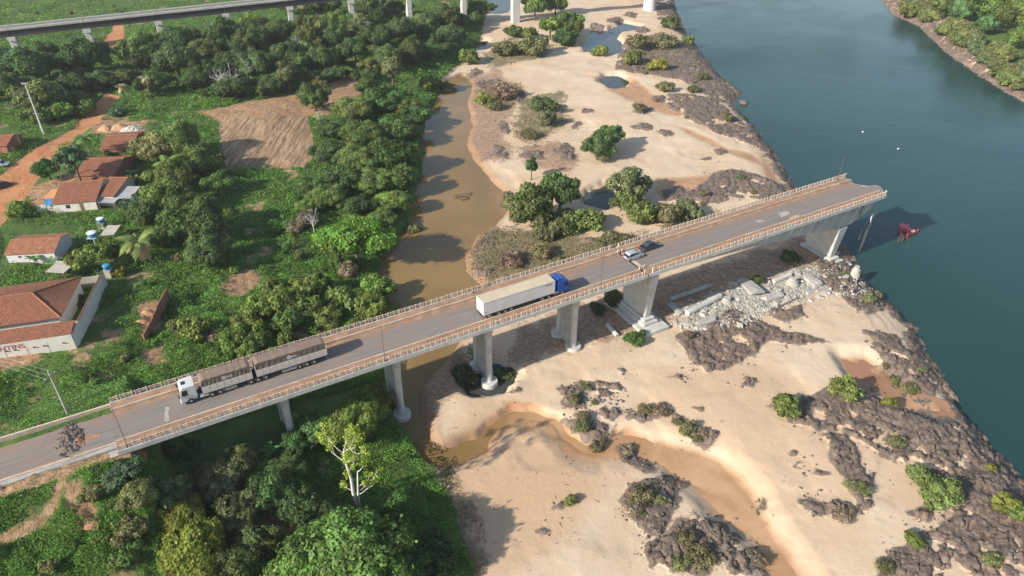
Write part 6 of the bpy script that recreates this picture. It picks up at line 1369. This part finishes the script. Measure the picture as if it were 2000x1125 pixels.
def beam(p, q, r, label, m_='concrete_pale', n_=10, square=False):
    a, b_ = w2(*p), w2(*q); za, zb_ = ground(*a)+r*.8, ground(*b_)+r*.8; mid_ = (a+b_)/2; t_ = MB()
    d = Vector((b_[0]-a[0], b_[1]-a[1], zb_-za)); L = d.length
    if square:
        j = lambda: random.uniform(.72, 1.12)
        t_.loft([[(x_*j(), y_*j(), z_*j()) for x_, y_, z_ in ((xx, -r*1.5, -r*.6), (xx, r*1.5, -r*.6), (xx, r*1.5, r*.18), (xx, r*.1, r*.28), (xx, -r*1.5, r*.15))] for xx in (-L/2, -L*.2, L*.15, L/2)])
    else: t_.tube([(-L/2, 0, 0), (0, 0, 0), (L/2, 0, 0)], r, n_)
    o = t_.build('fallen_beam', m_, None, (mid_[0], mid_[1], (za+zb_)/2)); o.rotation_euler = d.to_track_quat('X', 'Z').to_euler(); tag(o, label, 'beam', 'fallen bridge pieces')
beam((1309, 588), (1388, 560), .5, 'long grey round beam lying in the bridge shade', 'concrete'); beam((1341, 618), (1405, 585), .62, 'thick round beam lying at the edge of the bridge shade'); beam((1445, 552), (1480, 582), .95, 'broad tilted slab half in the bridge shade', 'concrete', square=True)
beam((1575, 545), (1600, 562), .8, 'pale cracked slab in front of the end pier', 'rubble_white', square=True); beam((1490, 590), (1525, 578), .7, 'pale slab lying flat in the middle of the debris', 'rubble_white', square=True); beam((1360, 640), (1395, 628), .5, 'low slab at the left end of the debris', 'concrete', square=True)
beam((1510, 553), (1542, 541), .55, 'short round beam beside the end pier debris'); beam((1520, 602), (1558, 585), .16, 'thin pole lying on the white debris', 'wood'); beam((1308, 595), (1330, 618), .6, 'flat slab lying beside the joint pier', 'concrete', square=True); beam((1185, 640), (1205, 660), .45, 'short pale beam on the sand left of the joint pier')
def stump(px, py, rs, label, m_='rubble_white'):
    q = w2(px, py); t = thing('concrete_stump', label, 'concrete block', (q[0], q[1], ground(*q)-.2)); z = 0
    for r, h in rs: mb = MB(); mb.cyl(0, 0, z, z+h, r, r*.95, 12); mb.build('drum', m_, t); z += h-.002
stump(1546, 556, ((1.5, .7), (1.2, .6), (.8, .5)), 'stepped round concrete block among the white debris'); stump(1418, 592, ((1.1, .6), (.8, .6)), 'low round concrete block at the debris edge'); stump(1388, 585, ((1.5, .4), (1.0, .3)), 'flat ringed concrete disc in the bridge shade', 'concrete'); stump(1667, 545, ((1.1, 1.1), (.9, 1.0), (.6, .7)), 'tall white concrete stump beside the end pier')
# driftwood in the stream
q = P(903, 384, 2.1); t = thing('driftwood_pile', 'tangle of driftwood stranded in the brown stream', 'driftwood', (float(q[0]), float(q[1]), 2.0))
r_ = np.random.default_rng(5)
for k_ in range(26):
    a = r_.uniform(-1.2, 1.2) + .8; L = r_.uniform(.8, 2.6); c_ = r_.normal(0, (.9, 1.4), 2); mb = MB(); mb.tube([(c_[0]-math.cos(a)*L/2, c_[1]-math.sin(a)*L/2, r_.uniform(0, .3)), (c_[0], c_[1], r_.uniform(.1, .5)), (c_[0]+math.cos(a)*L/2, c_[1]+math.sin(a)*L/2, r_.uniform(0, .4))], r_.uniform(.05, .12), 5); mb.build('branch', 'wood', t)

# loose stones and gravel round the outcrops: too many to count
def gravel(name, label, polys, n_, smin, smax, m_, spread, seed, long=1.):
    r_ = np.random.default_rng(seed); P_ = []
    ar = np.array([abs(.5*np.sum(q[:, 0]*np.roll(q[:, 1], -1)-np.roll(q[:, 0], -1)*q[:, 1])) for q in polys])**.7
    for q, cn in zip(polys, (n_*ar/ar.sum()).astype(int)):
        e = r_.integers(0, len(q), cn); t_ = r_.random(cn)[:, None]; b0 = q[e]*(1-t_)+q[(e+1) % len(q)]*t_; cen = q.mean(0)
        f = r_.random(cn)[:, None]**1.5; P_.append(b0+(cen-b0)*f*.9*(r_.random((cn, 1)) < .6)+r_.normal(0, spread, (cn, 2))*r_.random((cn, 1)))
    XY = np.vstack(P_); keep = vnoise(XY[:, 0], XY[:, 1], 2.5, 50) > .42; XY = XY[keep]; z = ground(XY[:, 0], XY[:, 1]); ok = z > .1; XY, z = XY[ok], z[ok]
    sz = smin+(smax-smin)*r_.random(len(XY))**3; base_ = np.array([(1, 0, 0), (-.5, .87, 0), (-.5, -.87, 0), (.6, .5, .55), (-.6, .35, .7), (0, -.7, .5)])
    jit = 1+r_.normal(0, .22, (len(XY), 6, 3)); V = base_[None]*jit*sz[:, None, None]*np.array([long, 1, 1]); a = r_.uniform(0, 6.28, len(XY)); ca, sa = np.cos(a)[:, None], np.sin(a)[:, None]
    V = np.stack([V[..., 0]*ca-V[..., 1]*sa+XY[:, :1], V[..., 0]*sa+V[..., 1]*ca+XY[:, 1:], V[..., 2]+(z-.05*sz)[:, None]], -1)
    Ft = np.array([(3, 4, 5), (0, 1, 3), (1, 4, 3), (1, 2, 4), (2, 5, 4), (2, 0, 5), (0, 3, 5)]); Fc = (np.arange(len(XY))[:, None, None]*6+Ft[None]).reshape(-1, 3)
    o = link(name, np_mesh(name, V.reshape(-1, 3), Fc, m_, False)); tag(o, label, 'stones', kind='stuff')
gravel('loose_stones', 'loose brown stones strewn round the rock outcrops on the sand', ROCKS, 14000, .07, .36, 'basalt', 1.8, 11)
gravel('concrete_gravel', 'white concrete gravel strewn below the last span', [RUBBLE], 5000, .06, .34, 'rubble_white', 1.6, 12)
gravel('bank_gravel', 'brown gravel and clods on the banks of the stream', MUD, 5000, .05, .26, 'basalt', 2., 13)
gravel('driftwood_bits', 'small sticks and leaf litter washed over the sand', MUD+SCRUB+[TAN], 2600, .03, .09, 'wood', 5., 14, 7.)

# ------------------------------------------------------------------ the air: a thin even haze
mb = MB(); mb.box(-6200, 6200, -4300, 5300, -4., 101.)
hz = mb.build('haze', 'concrete'); hz.data.materials.clear(); tag(hz, kind='stuff')
hm = bpy.data.materials.new('haze'); hm.use_nodes = True; hm.node_tree.nodes.clear()
ho = hm.node_tree.nodes.new('ShaderNodeOutputMaterial'); hv = hm.node_tree.nodes.new('ShaderNodeVolumePrincipled')
hv.inputs['Color'].default_value = (.86, .90, .95, 1); hv.inputs['Density'].default_value = .00013; hv.inputs['Anisotropy'].default_value = .2
hm.node_tree.links.new(hv.outputs[0], ho.inputs['Volume']); hz.data.materials.append(hm)
hz['label'] = 'thin pale haze in the air over the river'
